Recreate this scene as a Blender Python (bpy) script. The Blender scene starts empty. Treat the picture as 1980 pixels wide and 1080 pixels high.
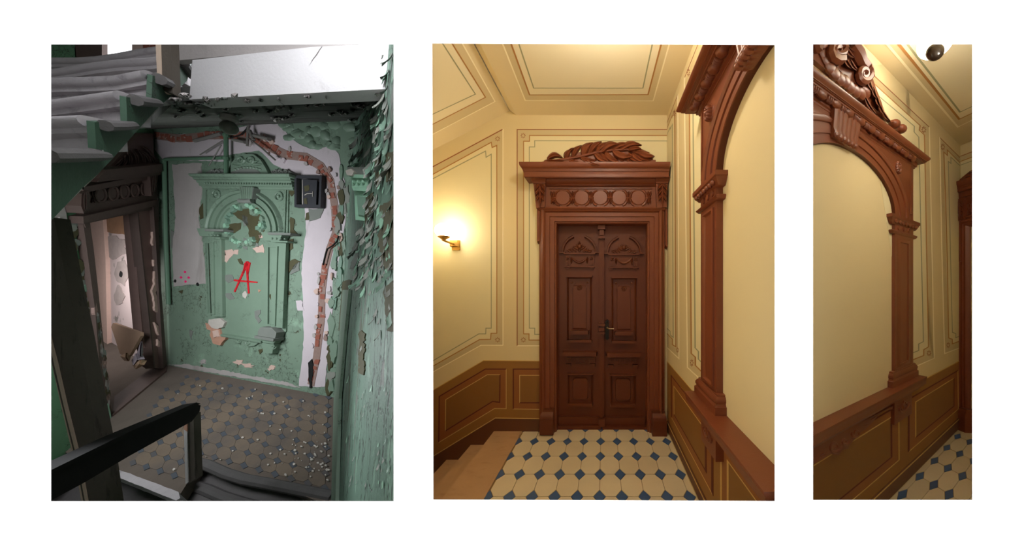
import bpy, bmesh, math, random
from mathutils import Vector

# ------------------------------------------------------------------ camera, world, lamps, exposure
scn = bpy.context.scene
COL = scn.collection
F, PX, PY, EYE = 600.0, 1167.0, 557.0, 1.45          # focal length and principal point in pixels of 1980x1080
cd = bpy.data.cameras.new('camera')
cd.sensor_fit = 'HORIZONTAL'; cd.sensor_width = 36.0
cd.lens = 36.0 * F / 1980.0
cd.shift_x = (990.0 - PX) / 1980.0
cd.shift_y = (PY - 540.0) / 1980.0
cd.clip_start = 0.02; cd.clip_end = 100
cam = bpy.data.objects.new('camera', cd); COL.objects.link(cam)
cam.location = (0, 0, EYE); cam.rotation_euler = (math.pi / 2, 0, 0)
scn.camera = cam

wd = bpy.data.worlds.new('world'); scn.world = wd; wd.use_nodes = True
wd.node_tree.nodes['Background'].inputs[0].default_value = (1.0, 1.0, 1.0, 1)
wd.node_tree.nodes['Background'].inputs[1].default_value = 0.6

scn.view_settings.view_transform = 'Standard'
scn.view_settings.look = 'None'
scn.view_settings.exposure = 0.0
scn.view_settings.gamma = 1.0
scn.view_settings.use_curve_mapping = False


def lamp(name, kind, loc, power, color, size=0.2, target=None, size_y=None, spread=None):
    l = bpy.data.lights.new(name, kind); l.energy = power; l.color = color
    if kind == 'AREA':
        l.size = size
        if spread: l.spread = spread
        if size_y: l.shape = 'RECTANGLE'; l.size_y = size_y
    else:
        l.shadow_soft_size = size
    o = bpy.data.objects.new(name, l); COL.objects.link(o); o.location = loc
    if target is not None:
        o.rotation_euler = (Vector(target) - Vector(loc)).to_track_quat('-Z', 'Y').to_euler()
    return o


# tall strip lamp added far to the side, only to brighten the mount wall
lamp('mount_wall_fill_light', 'AREA', (4.8, 0.1, 1.45), 1900, (1, 1, 1), 0.25, (-2.0, 1.0, 1.45), 2.4)
WARM = (1.0, 0.91, 0.76)
COOL = (0.93, 0.965, 1.0)
lamp('hall_ceiling_lamp_light', 'POINT', (0.02, 1.75, 2.98), 25, WARM, 0.10)
lamp('niche_hall_ceiling_lamp_light', 'POINT', (2.1, 1.15, 2.55), 12, WARM, 0.09)
# daylight of the ruined stairwell: the window up the stairs, the stair window behind the viewer, the side room's window; plus one added fill lamp
lamp('upper_window_daylight', 'AREA', (-3.9, 3.3, 4.1), 22, COOL, 1.0, (-3.0, 1.6, 1.8), 0.8)
lamp('landing_window_daylight', 'AREA', (-7.3, 3.3, 1.9), 115, COOL, 1.5, (-6.6, 6.2, 1.0), 1.8, spread=2.9)
lamp('stair_window_daylight', 'AREA', (-1.55, 1.25, 3.7), 42, COOL, 0.8, (-3.6, 3.2, 2.4), 0.5)
lamp('right_wall_fill_light', 'AREA', (-3.7, 1.8, 1.0), 12, COOL, 0.8, (-1.5, 2.0, 0.5), 1.0, spread=1.5)  # fill lamp added to brighten the peeling right wall, not a window
lamp('side_room_daylight', 'AREA', (-11.3, 6.1, 1.9), 40, (1, 0.96, 0.95), 0.6, (-11.9, 7.5, 0.8))

# ------------------------------------------------------------------ geometry helpers
WLOC = {}                                             # world position of every origin


def ray(x, y):
    return Vector(((x - PX) / F, 1.0, (PY - y) / F))


EYEV = Vector((0, 0, EYE))


class Surf:
    """A plane of the place: origin o, unit axes u (along), v (up), n (out of it, into the room)."""
    def __init__(s, o, u, v=(0, 0, 1), ku=1.0):
        s.o = Vector(o); s.u = Vector(u).normalized(); s.n = s.u.cross(Vector(v)).normalized()
        s.v = s.n.cross(s.u); s.ku = ku
    def P(s, x, y, d=0.0):                            # the point of the plane, d in front of it, that shows at pixel x, y
        r = ray(x, y); o = s.o - EYEV
        return r * (((o + s.n * d).dot(s.n)) / r.dot(s.n)) + EYEV
    def uv(s, x, y, d=0.0):
        p = s.P(x, y, d) - s.o
        return (p.dot(s.u), p.dot(s.v))
    def at(s, u, v, d=0.0):
        return s.o + s.u * u + s.v * v + s.n * d


class MB:
    def __init__(s): s.v = []; s.f = []
    def add(s, vs, fs):
        b = len(s.v); s.v += [Vector(p) for p in vs]; s.f += [tuple(b + i for i in f) for f in fs]
        return s
    def slab(s, front, off):                          # polygon 'front' extruded by the vector off
        n = len(front); back = [p + off for p in front]
        fs = [tuple(range(n)), tuple(range(2 * n - 1, n - 1, -1))]
        fs += [(i, n + i, n + (i + 1) % n, (i + 1) % n) for i in range(n)]
        return s.add(list(front) + back, fs)
    def prism(s, S, pts, d0, d1):                     # pixel outline, from depth d0 to d1 off the plane
        return s.slab([S.P(x, y, d1) for x, y in pts], S.n * (d0 - d1))
    def prismuv(s, S, pts, d0, d1):
        return s.slab([S.at(u, v, d1) for u, v in pts], S.n * (d0 - d1))
    def rect(s, S, x0, y0, x1, y1, d0, d1):
        return s.prism(S, [(x0, y0), (x1, y0), (x1, y1), (x0, y1)], d0, d1)
    def pyramid(s, S, pts, d0, d1, k):                # raised field with sloping edges: outline shrinks by k towards its front
        c = Vector((0, 0, 0)); b = [S.P(x, y, d0) for x, y in pts]
        for p in b: c += p / len(b)
        t = [c + (p - c) * k + S.n * (d1 - d0) for p in b]; n = len(b)
        return s.add(b + t, [tuple(range(n, 2 * n))] + [(i, (i + 1) % n, n + (i + 1) % n, n + i) for i in range(n)])
    def sweep(s, S, path, prof, closed=False):        # mitred moulding: path in plane metres, prof = (offset to the left of the path, height)
        k = S.ku; P = [Vector((u * k, v)) for u, v in path]; n = len(P); m = len(prof); vs = []
        for i in range(n):
            a = P[(i - 1) % n] if (closed or i > 0) else None
            b = P[(i + 1) % n] if (closed or i < n - 1) else None
            t1 = (P[i] - a).normalized() if a is not None else None
            t2 = (b - P[i]).normalized() if b is not None else None
            if t1 is None: t1 = t2
            if t2 is None: t2 = t1
            n1 = Vector((-t1.y, t1.x)); n2 = Vector((-t2.y, t2.x)); mm = n1 + n2
            if mm.length < 1e-6: mm = n1.copy()
            mm.normalize(); mm /= max(0.35, mm.dot(n1))
            for off, h in prof:
                q = P[i] + mm * off
                vs.append(S.at(q.x / k, q.y, h))
        fs = []
        for i in range(n if closed else n - 1):
            j = (i + 1) % n
            for q in range(m - 1): fs.append((i * m + q, i * m + q + 1, j * m + q + 1, j * m + q))
        if not closed: fs += [tuple(range(m)), tuple(range(n * m - 1, (n - 1) * m - 1, -1))]
        return s.add(vs, fs)
    def hood(s, S, A, B, prof, k=1.0, kr=None):       # projecting cornice from A to B (plane metres) with returns; prof = (height, depth)
        A = Vector(A); B = Vector(B); t = (B - A).normalized(); up = Vector((-t.y, t.x)); vs = []
        kr = k if kr is None else kr
        for w, d in prof:
            a = A - t * (k * d) + up * w; b = B + t * (kr * d) + up * w
            vs += [S.at(a.x, a.y, 0), S.at(a.x, a.y, d), S.at(b.x, b.y, d), S.at(b.x, b.y, 0)]
        fs = []
        for i in range(len(prof) - 1):
            for q in range(3): fs.append((i * 4 + q, i * 4 + q + 1, i * 4 + q + 5, i * 4 + q + 4))
        e = 4 * (len(prof) - 1)
        fs += [(0, 1, 2, 3), (e + 3, e + 2, e + 1, e), ]
        fs += [tuple(4 * i + 3 for i in range(len(prof))) + tuple(4 * i for i in reversed(range(len(prof))))]
        return s.add(vs, fs)
    def tube(s, pts, r, seg=8):
        pts = [Vector(p) for p in pts]; n = len(pts); vs = []
        rr = r if isinstance(r, (list, tuple)) else [r] * n
        t0 = (pts[1] - pts[0]).normalized()
        a = t0.orthogonal().normalized()
        for i in range(n):
            t = (pts[min(i + 1, n - 1)] - pts[max(i - 1, 0)]).normalized()
            a = (a - t * a.dot(t)).normalized(); b = t.cross(a)
            for q in range(seg):
                w = 2 * math.pi * q / seg
                vs.append(pts[i] + (a * math.cos(w) + b * math.sin(w)) * rr[i])
        fs = [(i * seg + q, i * seg + (q + 1) % seg, (i + 1) * seg + (q + 1) % seg, (i + 1) * seg + q) for i in range(n - 1) for q in range(seg)]
        fs += [tuple(range(seg)), tuple(range(n * seg - 1, (n - 1) * seg - 1, -1))]
        return s.add(vs, fs)
    def ball(s, c, ax, ay, az, nu=12, nv=8):
        c = Vector(c); ax, ay, az = Vector(ax), Vector(ay), Vector(az); vs = [c + az]
        for j in range(1, nv):
            th = math.pi * j / nv
            for i in range(nu):
                ph = 2 * math.pi * i / nu
                vs.append(c + ax * (math.sin(th) * math.cos(ph)) + ay * (math.sin(th) * math.sin(ph)) + az * math.cos(th))
        vs.append(c - az); fs = []
        for i in range(nu): fs.append((0, 1 + i, 1 + (i + 1) % nu))
        for j in range(nv - 2):
            for i in range(nu):
                a = 1 + j * nu; fs.append((a + i, a + nu + i, a + nu + (i + 1) % nu, a + (i + 1) % nu))
        l = len(vs) - 1; a = 1 + (nv - 2) * nu
        for i in range(nu): fs.append((l, a + (i + 1) % nu, a + i))
        return s.add(vs, fs)
    def lathe(s, c, ax, ay, az, prof, seg=20):        # prof = (radius, height along az)
        c = Vector(c); ax, ay, az = Vector(ax), Vector(ay), Vector(az); vs = []
        for r, h in prof:
            for q in range(seg):
                w = 2 * math.pi * q / seg; vs.append(c + (ax * math.cos(w) + ay * math.sin(w)) * r + az * h)
        n = len(prof)
        fs = [(i * seg + q, i * seg + (q + 1) % seg, (i + 1) * seg + (q + 1) % seg, (i + 1) * seg + q) for i in range(n - 1) for q in range(seg)]
        fs += [tuple(range(seg)), tuple(range(n * seg - 1, (n - 1) * seg - 1, -1))]
        return s.add(vs, fs)
    def leaf(s, S, base, tip, w, d, rise, bend=0.0, n=7, lift=0.0, tipd=0.0):   # carved leaf: pixel base and tip, width w px
        (bx, by), (tx, ty) = base, tip; dx, dy = tx - bx, ty - by; L = math.hypot(dx, dy); nx, ny = -dy / L, dx / L
        vs = []; cols = (-1.0, -0.55, 0.0, 0.55, 1.0); hs = (0.0, 0.8, 0.38, 0.8, 0.0)
        for i in range(n + 1):
            t = i / n; ww = 0.5 * w * (math.sin(math.pi * min(1, 0.12 + 0.88 * t ** 0.85)) ** 0.75 if t < 1 else 0.02)
            o = bend * math.sin(math.pi * t) * L
            for c, h in zip(cols, hs):
                x = bx + dx * t + nx * (o + c * ww); y = by + dy * t + ny * (o + c * ww)
                vs.append(S.P(x, y, d + rise * h * (0.4 + 0.6 * math.sin(math.pi * t)) + lift * t * t + 0.001 + tipd * math.sin(math.pi * t)))
        m = 5; fs = [(i * m + q, i * m + q + 1, (i + 1) * m + q + 1, (i + 1) * m + q) for i in range(n) for q in range(m - 1)]
        nb = len(vs); bo = [i * m for i in range(n + 1)] + [n * m + 1, n * m + 2, n * m + 3] + [i * m + m - 1 for i in range(n, -1, -1)] + [3, 2, 1]
        k = len(bo); bk = [vs[i] - S.n * max(0.004, (vs[i] - S.o).dot(S.n) - d + 0.003) for i in bo]
        fs += [(bo[i], bo[(i + 1) % k], nb + (i + 1) % k, nb + i) for i in range(k)]
        return s.add(vs + bk, fs)
    def build(s, name, mat, parent=None, kind=None, label=None, cat=None, group=None, smooth=35):
        lo = Vector((min(p.x for p in s.v), min(p.y for p in s.v), min(p.z for p in s.v)))
        hi = Vector((max(p.x for p in s.v), max(p.y for p in s.v), max(p.z for p in s.v)))
        org = Vector(((lo.x + hi.x) / 2, (lo.y + hi.y) / 2, lo.z))
        me = bpy.data.meshes.new(name)
        bm = bmesh.new(); bv = [bm.verts.new(p - org) for p in s.v]
        for f in s.f:
            try: bm.faces.new([bv[i] for i in f])
            except ValueError: pass
        bmesh.ops.recalc_face_normals(bm, faces=bm.faces)
        bm.to_mesh(me); bm.free()
        for p in me.polygons: p.use_smooth = smooth > 0
        if smooth > 0: me.set_sharp_from_angle(angle=math.radians(smooth))
        me.materials.append(mat)
        o = bpy.data.objects.new(name, me); COL.objects.link(o)
        return place(o, org, parent, kind, label, cat, group)


def place(o, org, parent=None, kind=None, label=None, cat=None, group=None):
    WLOC[o.name] = Vector(org)
    if parent is not None: o.parent = parent; o.location = Vector(org) - WLOC[parent.name]
    else: o.location = org
    if kind: o['kind'] = kind
    if label: o['label'] = label
    if cat: o['category'] = cat
    if group: o['group'] = group
    return o


def empty(name, org, label=None, cat=None, group=None, kind=None, parent=None):
    o = bpy.data.objects.new(name, None); COL.objects.link(o); o.empty_display_size = 0.1
    return place(o, org, parent, kind, label, cat, group)


def again(o, delta, parent=None):                     # another of the same piece, sharing its mesh
    c = o.copy(); COL.objects.link(c); WLOC[c.name] = WLOC[o.name] + Vector(delta)
    c.parent = parent if parent is not None else o.parent
    c.location = WLOC[c.name] - (WLOC[c.parent.name] if c.parent else Vector((0, 0, 0)))
    return c


# ------------------------------------------------------------------ materials
def srgb(r, g, b):
    f = lambda c: (c / 255) / 12.92 if c / 255 <= 0.04045 else ((c / 255 + 0.055) / 1.055) ** 2.4
    return (f(r), f(g), f(b), 1)


def mat(name, col, rough=0.6, var=0.0, vscale=6.0, bump=0.0, bscale=60.0, metal=0.0, emit=None, estr=0.0, spec=0.5, coat=0.0, layers=()):
    """Base colour with soft noise variation and fine relief; layers = (colour, noise scale, threshold, softness, stretch xyz, detail)."""
    m = bpy.data.materials.new(name); m.use_nodes = True; nt = m.node_tree; N = nt.nodes; L = nt.links
    b = N['Principled BSDF']; b.inputs['Roughness'].default_value = rough; b.inputs['Metallic'].default_value = metal
    b.inputs['Specular IOR Level'].default_value = spec; b.inputs['Coat Weight'].default_value = coat
    b.inputs['Base Color'].default_value = col
    if emit is not None:
        b.inputs['Emission Color'].default_value = emit; b.inputs['Emission Strength'].default_value = estr
    geo = N.new('ShaderNodeNewGeometry'); cur = None
    def noise(scale, detail=4.0, stretch=(1, 1, 1), seed=0.0):
        mp = N.new('ShaderNodeMapping'); mp.inputs['Scale'].default_value = stretch; mp.inputs['Location'].default_value = (seed * 3.1, seed * 1.7, seed * 2.3)
        L.new(geo.outputs['Position'], mp.inputs['Vector'])
        n = N.new('ShaderNodeTexNoise'); n.inputs['Scale'].default_value = scale; n.inputs['Detail'].default_value = detail
        n.inputs['Roughness'].default_value = 0.6
        L.new(mp.outputs['Vector'], n.inputs['Vector']); return n
    hsrc = None
    if var > 0:
        n = noise(vscale); mx = N.new('ShaderNodeMix'); mx.data_type = 'RGBA'
        mx.inputs[6].default_value = tuple(c * (1 - var) for c in col[:3]) + (1,)
        mx.inputs[7].default_value = tuple(min(1, c * (1 + var)) for c in col[:3]) + (1,)
        L.new(n.outputs['Fac'], mx.inputs[0]); cur = mx.outputs[2]
    for i, (lc, sc, th, soft, stretch, det) in enumerate(layers):
        if isinstance(sc, tuple):                     # ('crack', scale, width): dark hairlines between cells
            v = N.new('ShaderNodeTexVoronoi'); v.feature = 'DISTANCE_TO_EDGE'; v.inputs['Scale'].default_value = sc[1]
            mp = N.new('ShaderNodeMapping'); mp.inputs['Scale'].default_value = stretch
            L.new(geo.outputs['Position'], mp.inputs['Vector'])
            nz = noise(sc[1] * 1.5, 3.0, stretch, i + 2.0); ad = N.new('ShaderNodeVectorMath'); ad.operation = 'MULTIPLY_ADD'
            ad.inputs[1].default_value = (0.25, 0.25, 0.25); L.new(nz.outputs['Color'], ad.inputs[0]); L.new(mp.outputs['Vector'], ad.inputs[2])
            L.new(ad.outputs[0], v.inputs['Vector'])
            r = N.new('ShaderNodeMapRange'); r.inputs[1].default_value = sc[2]; r.inputs[2].default_value = sc[2] * 0.3
            L.new(v.outputs['Distance'], r.inputs[0])
            n2 = noise(th, 3.0, (1, 1, 1), i + 7.0); r2 = N.new('ShaderNodeMapRange'); r2.inputs[1].default_value = soft; r2.inputs[2].default_value = soft + 0.04
            L.new(n2.outputs['Fac'], r2.inputs[0]); mu = N.new('ShaderNodeMath'); mu.operation = 'MULTIPLY'
            L.new(r.outputs[0], mu.inputs[0]); L.new(r2.outputs[0], mu.inputs[1]); fac = mu.outputs[0]
        else:
            n = noise(sc, det, stretch, i + 1.0); r = N.new('ShaderNodeMapRange')
            r.inputs[1].default_value = th; r.inputs[2].default_value = th + soft; L.new(n.outputs['Fac'], r.inputs[0]); fac = r.outputs[0]
        mx = N.new('ShaderNodeMix'); mx.data_type = 'RGBA'; L.new(fac, mx.inputs[0])
        if cur is None: mx.inputs[6].default_value = col
        else: L.new(cur, mx.inputs[6])
        mx.inputs[7].default_value = lc; cur = mx.outputs[2]
        if hsrc is None: hsrc = fac
        else:
            s = N.new('ShaderNodeMath'); s.operation = 'MAXIMUM'; L.new(hsrc, s.inputs[0]); L.new(fac, s.inputs[1]); hsrc = s.outputs[0]
    if cur is not None: L.new(cur, b.inputs['Base Color'])
    if bump > 0:
        n = noise(bscale, 5.0, (1, 1, 1), 4.0); bp = N.new('ShaderNodeBump'); bp.inputs['Strength'].default_value = bump; bp.inputs['Distance'].default_value = 0.01
        L.new(n.outputs['Fac'], bp.inputs['Height']); nrm = bp.outputs[0]
        if hsrc is not None:
            b2 = N.new('ShaderNodeBump'); b2.invert = True; b2.inputs['Strength'].default_value = 0.5; b2.inputs['Distance'].default_value = 0.008
            L.new(hsrc, b2.inputs['Height']); L.new(nrm, b2.inputs['Normal']); nrm = b2.outputs[0]
        L.new(nrm, b.inputs['Normal'])
    return m


O3 = (1, 1, 1)
M = {}
M['page'] = mat('white_mount_board', (0.97, 0.97, 0.97, 1), 0.9, spec=0.0)
M['wood'] = mat('brown_painted_wood', srgb(118, 62, 38), 0.40, 0.10, 9, 0.05, 90, spec=0.4)
M['wood_dim'] = mat('brown_painted_door_wood', srgb(98, 48, 25), 0.46, 0.10, 9, 0.05, 90, spec=0.35)
M['cream'] = mat('cream_wall_paint', srgb(220, 202, 156), 0.75, 0.03, 2, 0.03, 200)
M['cream_light'] = mat('pale_yellow_panel_paint', srgb(226, 214, 172), 0.75, 0.03, 2, 0.03, 200)
M['olive_band'] = mat('olive_band_paint', srgb(204, 186, 142), 0.75, 0.03, 2)
M['ceil'] = mat('cream_ceiling_paint', srgb(226, 208, 166), 0.8, 0.03, 2)
M['ceil_band'] = mat('ceiling_band_paint', srgb(212, 194, 152), 0.8, 0.03, 2)
M['ceil_field'] = mat('ceiling_field_paint', srgb(236, 224, 190), 0.8, 0.03, 2)
M['dado'] = mat('ochre_dado_paint', srgb(146, 101, 47), 0.6, 0.08, 3)
M['dado_band'] = mat('rusty_dado_band_paint', srgb(144, 88, 43), 0.6, 0.08, 3)
M['dado_field'] = mat('dark_ochre_dado_field_paint', srgb(134, 91, 41), 0.6, 0.08, 3)
M['base'] = mat('brown_skirting_paint', srgb(98, 58, 34), 0.5, 0.08, 3)
M['l_brown'] = mat('brown_line_paint', srgb(150, 92, 58), 0.7)
M['l_ochre'] = mat('ochre_line_paint', srgb(172, 122, 68), 0.7)
M['l_grey'] = mat('grey_green_line_paint', srgb(158, 156, 122), 0.7)
M['l_white'] = mat('white_line_paint', srgb(250, 238, 205), 0.7)
M['l_gold'] = mat('gold_line_paint', srgb(206, 168, 98), 0.6)
M['l_dark'] = mat('dark_red_line_paint', srgb(92, 36, 22), 0.7)
M['tile'] = mat('cream_octagon_tile', srgb(222, 206, 174), 0.42, 0.07, 5)
M['tile_b'] = mat('cream_octagon_tile_warm', srgb(216, 199, 166), 0.42, 0.07, 5)
M['inlay'] = mat('blue_square_tile', srgb(66, 94, 138), 0.42, 0.15, 8)
M['grout'] = mat('tile_grout', srgb(150, 118, 78), 0.9)
M['marble'] = mat('peach_stone_step', srgb(188, 150, 112), 0.45, 0.10, 7, layers=((srgb(172, 134, 98), 9, 0.55, 0.2, (1, 2, 1), 6),))
M['brass'] = mat('aged_brass', srgb(190, 150, 84), 0.35, metal=0.9)
M['iron'] = mat('blackened_bronze', srgb(40, 34, 28), 0.35, metal=0.7)
M['steel'] = mat('worn_lever_metal', srgb(150, 130, 105), 0.3, metal=0.9)
M['globe'] = mat('lit_opal_glass', (1, 1, 1, 1), 0.3, emit=(1, 0.88, 0.66, 1), estr=34)
M['globe_pale'] = mat('lit_opal_ceiling_glass', (1, 1, 1, 1), 0.3, emit=(1, 0.92, 0.78, 1), estr=20)
M['black_gloss'] = mat('black_gloss_cap', srgb(46, 34, 26), 0.15)
# the ruined stairwell
GREEN = srgb(122, 144, 126)
OLIVE = srgb(66, 64, 42)
M['green'] = mat('peeling_green_paint', GREEN, 0.55, 0.14, 1.6, 0.25, 30, layers=(
    (srgb(142, 170, 148), 2.2, 0.60, 0.10, O3, 5), (srgb(96, 100, 90), 3.1, 0.70, 0.02, O3, 6),
    (OLIVE, 4.6, 0.655, 0.015, O3, 7), (srgb(40, 46, 34), ('crack', 7.0, 0.026), 1.3, 0.47, O3, 3)))
M['green_relief'] = mat('green_paint_on_stucco', GREEN, 0.5, 0.14, 2.0, 0.2, 40, layers=(
    (srgb(98, 106, 96), 4.0, 0.66, 0.04, O3, 5), (srgb(44, 50, 38), ('crack', 9.0, 0.018), 1.6, 0.54, O3, 3)))
M['green_dark'] = mat('deep_green_paint', srgb(92, 138, 104), 0.55, 0.15, 2, 0.25, 30, layers=(
    (srgb(112, 150, 118), 2.4, 0.6, 0.05, O3, 5), (srgb(34, 42, 30), ('crack', 6.0, 0.02), 1.3, 0.5, O3, 3)))
M['green_string'] = mat('dark_green_string_paint', srgb(46, 74, 56), 0.55, 0.15, 2, 0.25, 30, layers=((srgb(60, 90, 70), 3.0, 0.6, 0.05, O3, 5), (srgb(26, 34, 24), ('crack', 6.0, 0.02), 1.3, 0.5, O3, 3)))
M['green_peel'] = mat('badly_peeling_green_paint', srgb(100, 128, 112), 0.5, 0.15, 2.4, 0.3, 30, layers=(
    (srgb(124, 156, 136), 3.0, 0.58, 0.04, (1, 1, 0.5), 5), (srgb(112, 116, 108), 3.4, 0.60, 0.02, (1, 1, 0.45), 6),
    (srgb(84, 82, 62), 3.2, 0.63, 0.015, (1, 1, 0.4), 7), (srgb(34, 42, 34), ('crack', 6.0, 0.035), 1.1, 0.42, (1, 1, 0.4), 3)))
M['olive'] = mat('bare_olive_undercoat', srgb(76, 72, 46), 0.8, 0.2, 12, 0.2, 80)
M['flake_grey'] = mat('grey_back_of_paint', srgb(140, 142, 134), 0.7, 0.12, 9)
M['flake_green'] = mat('pale_green_paint_face', srgb(146, 188, 162), 0.5, 0.12, 9)
M['flake_mid'] = mat('dull_green_paint_face', srgb(116, 146, 128), 0.55, 0.12, 9)
M['plaster'] = mat('bare_white_plaster', srgb(206, 194, 200), 0.9, 0.08, 3, 0.3, 40, layers=((srgb(168, 160, 158), 3.0, 0.6, 0.15, (1, 1, 0.4), 6), (srgb(120, 110, 104), 14, 0.72, 0.05, O3, 4)))
M['plaster_grey'] = mat('greyish_plaster', srgb(176, 168, 166), 0.9, 0.1, 4, 0.3, 40, layers=((srgb(150, 142, 138), 2.4, 0.55, 0.2, (1, 1, 0.3), 6),))
M['beam'] = mat('whitewashed_beam', srgb(208, 204, 206), 0.9, 0.06, 2, 0.2, 40, layers=((srgb(150, 138, 136), 1.6, 0.62, 0.2, O3, 7), (srgb(90, 84, 80), ('crack', 1.2, 0.008), 0.8, 0.5, O3, 3)))
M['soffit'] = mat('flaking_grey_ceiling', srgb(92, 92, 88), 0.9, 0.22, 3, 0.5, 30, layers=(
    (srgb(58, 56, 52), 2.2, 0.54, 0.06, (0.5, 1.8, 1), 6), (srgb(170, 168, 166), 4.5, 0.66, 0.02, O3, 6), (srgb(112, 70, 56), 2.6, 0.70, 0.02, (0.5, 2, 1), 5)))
M['brick'] = mat('exposed_red_brick', srgb(152, 88, 72), 0.9, 0.3, 9, 0.4, 60, layers=((srgb(186, 160, 152), 9, 0.58, 0.05, O3, 5),))
M['mortar'] = mat('crumbling_mortar', srgb(150, 124, 116), 0.95, 0.2, 14, 0.5, 50)
M['rust'] = mat('raw_salmon_plaster', srgb(186, 140, 118), 0.9, 0.2, 10, 0.4, 50)
M['pale'] = mat('pale_pink_plaster', srgb(206, 176, 164), 0.9, 0.12, 10, 0.3, 50)
M['ghost'] = mat('grey_undercoat', srgb(120, 124, 118), 0.85, 0.12, 10)
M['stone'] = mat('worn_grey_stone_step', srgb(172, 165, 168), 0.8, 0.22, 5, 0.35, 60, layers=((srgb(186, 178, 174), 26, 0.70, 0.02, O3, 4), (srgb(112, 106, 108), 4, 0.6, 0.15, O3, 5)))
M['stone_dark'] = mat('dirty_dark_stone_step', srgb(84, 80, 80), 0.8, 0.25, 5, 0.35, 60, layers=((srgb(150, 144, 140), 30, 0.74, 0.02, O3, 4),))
M['dirt'] = mat('dirt_crusted_floor', srgb(98, 87, 79), 0.95, 0.25, 3, 0.4, 60, layers=((srgb(150, 142, 132), 30, 0.745, 0.02, O3, 3),))
M['tile_old'] = mat('dirty_octagon_tile', srgb(112, 97, 83), 0.85, 0.22, 3, 0.2, 60, layers=((srgb(94, 84, 77), 1.2, 0.42, 0.2, O3, 5), (srgb(176, 168, 158), 34, 0.74, 0.02, O3, 3)))
M['inlay_old'] = mat('dirty_blue_tile', srgb(72, 76, 84), 0.85, 0.25, 6, layers=((srgb(92, 82, 76), 1.3, 0.53, 0.2, O3, 5),))
M['darkwood'] = mat('blackened_brown_wood', srgb(84, 66, 60), 0.55, 0.25, 6, 0.2, 40, layers=((srgb(110, 96, 88), 30, 0.76, 0.02, O3, 3),))
M['liningwood'] = mat('dull_mauve_brown_wood', srgb(120, 94, 88), 0.6, 0.15, 5, 0.2, 40)
M['plank'] = mat('grey_weathered_plank', srgb(80, 72, 64), 0.8, 0.25, 3, 0.3, 40, layers=((srgb(64, 56, 50), 4, 0.58, 0.1, (6, 6, 0.6), 4),))
M['plank_edge'] = mat('pale_sawn_plank_edge', srgb(190, 168, 150), 0.8, 0.15, 6)
M['rail'] = mat('black_handrail_wood', srgb(22, 20, 20), 0.85, 0.2, 8, 0.1, 40, spec=0.08)
M['white_edge'] = mat('white_worn_edge', srgb(206, 200, 202), 0.8, 0.1, 8)
M['inner_wall'] = mat('stained_pinkish_wall', srgb(206, 188, 186), 0.9, 0.06, 3, 0.2, 40, layers=((srgb(140, 132, 126), 2.2, 0.60, 0.06, O3, 7),))
M['stain_soft'] = mat('soft_grey_stain', srgb(168, 154, 150), 0.9, 0.25, 8)
M['stain'] = mat('brown_water_stain', srgb(150, 112, 84), 0.9, 0.3, 6)
M['board'] = mat('fallen_tan_board', srgb(150, 122, 100), 0.8, 0.1, 6)
M['paper'] = mat('crumpled_grey_paper', srgb(150, 140, 148), 0.8, 0.1, 9)
M['kraft'] = mat('torn_kraft_paper', srgb(168, 136, 108), 0.8, 0.1, 9)
M['boxmetal'] = mat('dark_grey_metal_box', srgb(66, 66, 72), 0.5, 0.15, 9, metal=0.3)
M['black'] = mat('black_void', srgb(16, 15, 15), 0.9)
M['red'] = mat('red_spray_paint', srgb(205, 28, 40), 0.5)
M['pink'] = mat('pink_marker_paint', srgb(255, 40, 120), 0.5)
M['pipe'] = mat('green_painted_pipe', srgb(92, 124, 102), 0.5, 0.15, 6)
M['greypipe'] = mat('grey_old_conduit', srgb(120, 116, 112), 0.6, 0.2, 9)
M['dusty_glass'] = mat('dusty_grey_glass_globe', srgb(124, 124, 116), 0.35, 0.1, 8)
M['sky_pane'] = mat('bright_daylit_pane', (1, 1, 1, 1), 0.5, emit=(0.95, 0.97, 1, 1), estr=3.0)
M['chip'] = mat('fallen_plaster_chip', srgb(190, 182, 174), 0.9, 0.1, 20)

rng = random.Random(7)


def pline(S, pts, w, m, parent, name='painted_line', d=0.0015, closed=False):
    return MB().sweep(S, [S.uv(*p) for p in pts], [(-w / 2, 0), (-w / 2, d), (w / 2, d), (w / 2, 0)], closed).build(name, M[m], parent, smooth=0)


def field(S, pts, m, parent, d=0.0008, name='painted_field'):
    return MB().prism(S, pts, -0.001, d).build(name, M[m], parent, smooth=0)


def flower(S, x, y, r, parent, m='l_brown', d=0.002, rx=None):
    rx = rx or r
    mb = MB()
    for k in range(8):
        a = math.pi * k / 4; ca, sa = math.cos(a), math.sin(a)
        mb.prism(S, [(x + rx * (ca * q - sa * w), y + r * (sa * q + ca * w)) for q, w in ((0.35, 0), (0.62, 0.17), (1.0, 0.02), (0.62, -0.17))], -0.001, d)
    return mb.build('stencilled_flower', M[m], parent, kind='stuff', smooth=0)


def blob(x, y, rx, ry, n=11, jag=0.3):
    return [(x + rx * math.cos(2 * math.pi * k / n) * (1 + rng.uniform(-jag, jag)), y + ry * math.sin(2 * math.pi * k / n) * (1 + rng.uniform(-jag, jag))) for k in range(n)]


def wob(pts, a=1.0, step=7.0):                        # ragged version of a pixel outline
    out = []
    for i in range(len(pts)):
        (x0, y0), (x1, y1) = pts[i], pts[(i + 1) % len(pts)]; k = max(1, int(math.hypot(x1 - x0, y1 - y0) / step))
        for q in range(k):
            t = q / k; out.append((x0 + (x1 - x0) * t + rng.uniform(-a, a), y0 + (y1 - y0) * t + rng.uniform(-a, a)))
    return out

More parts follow.
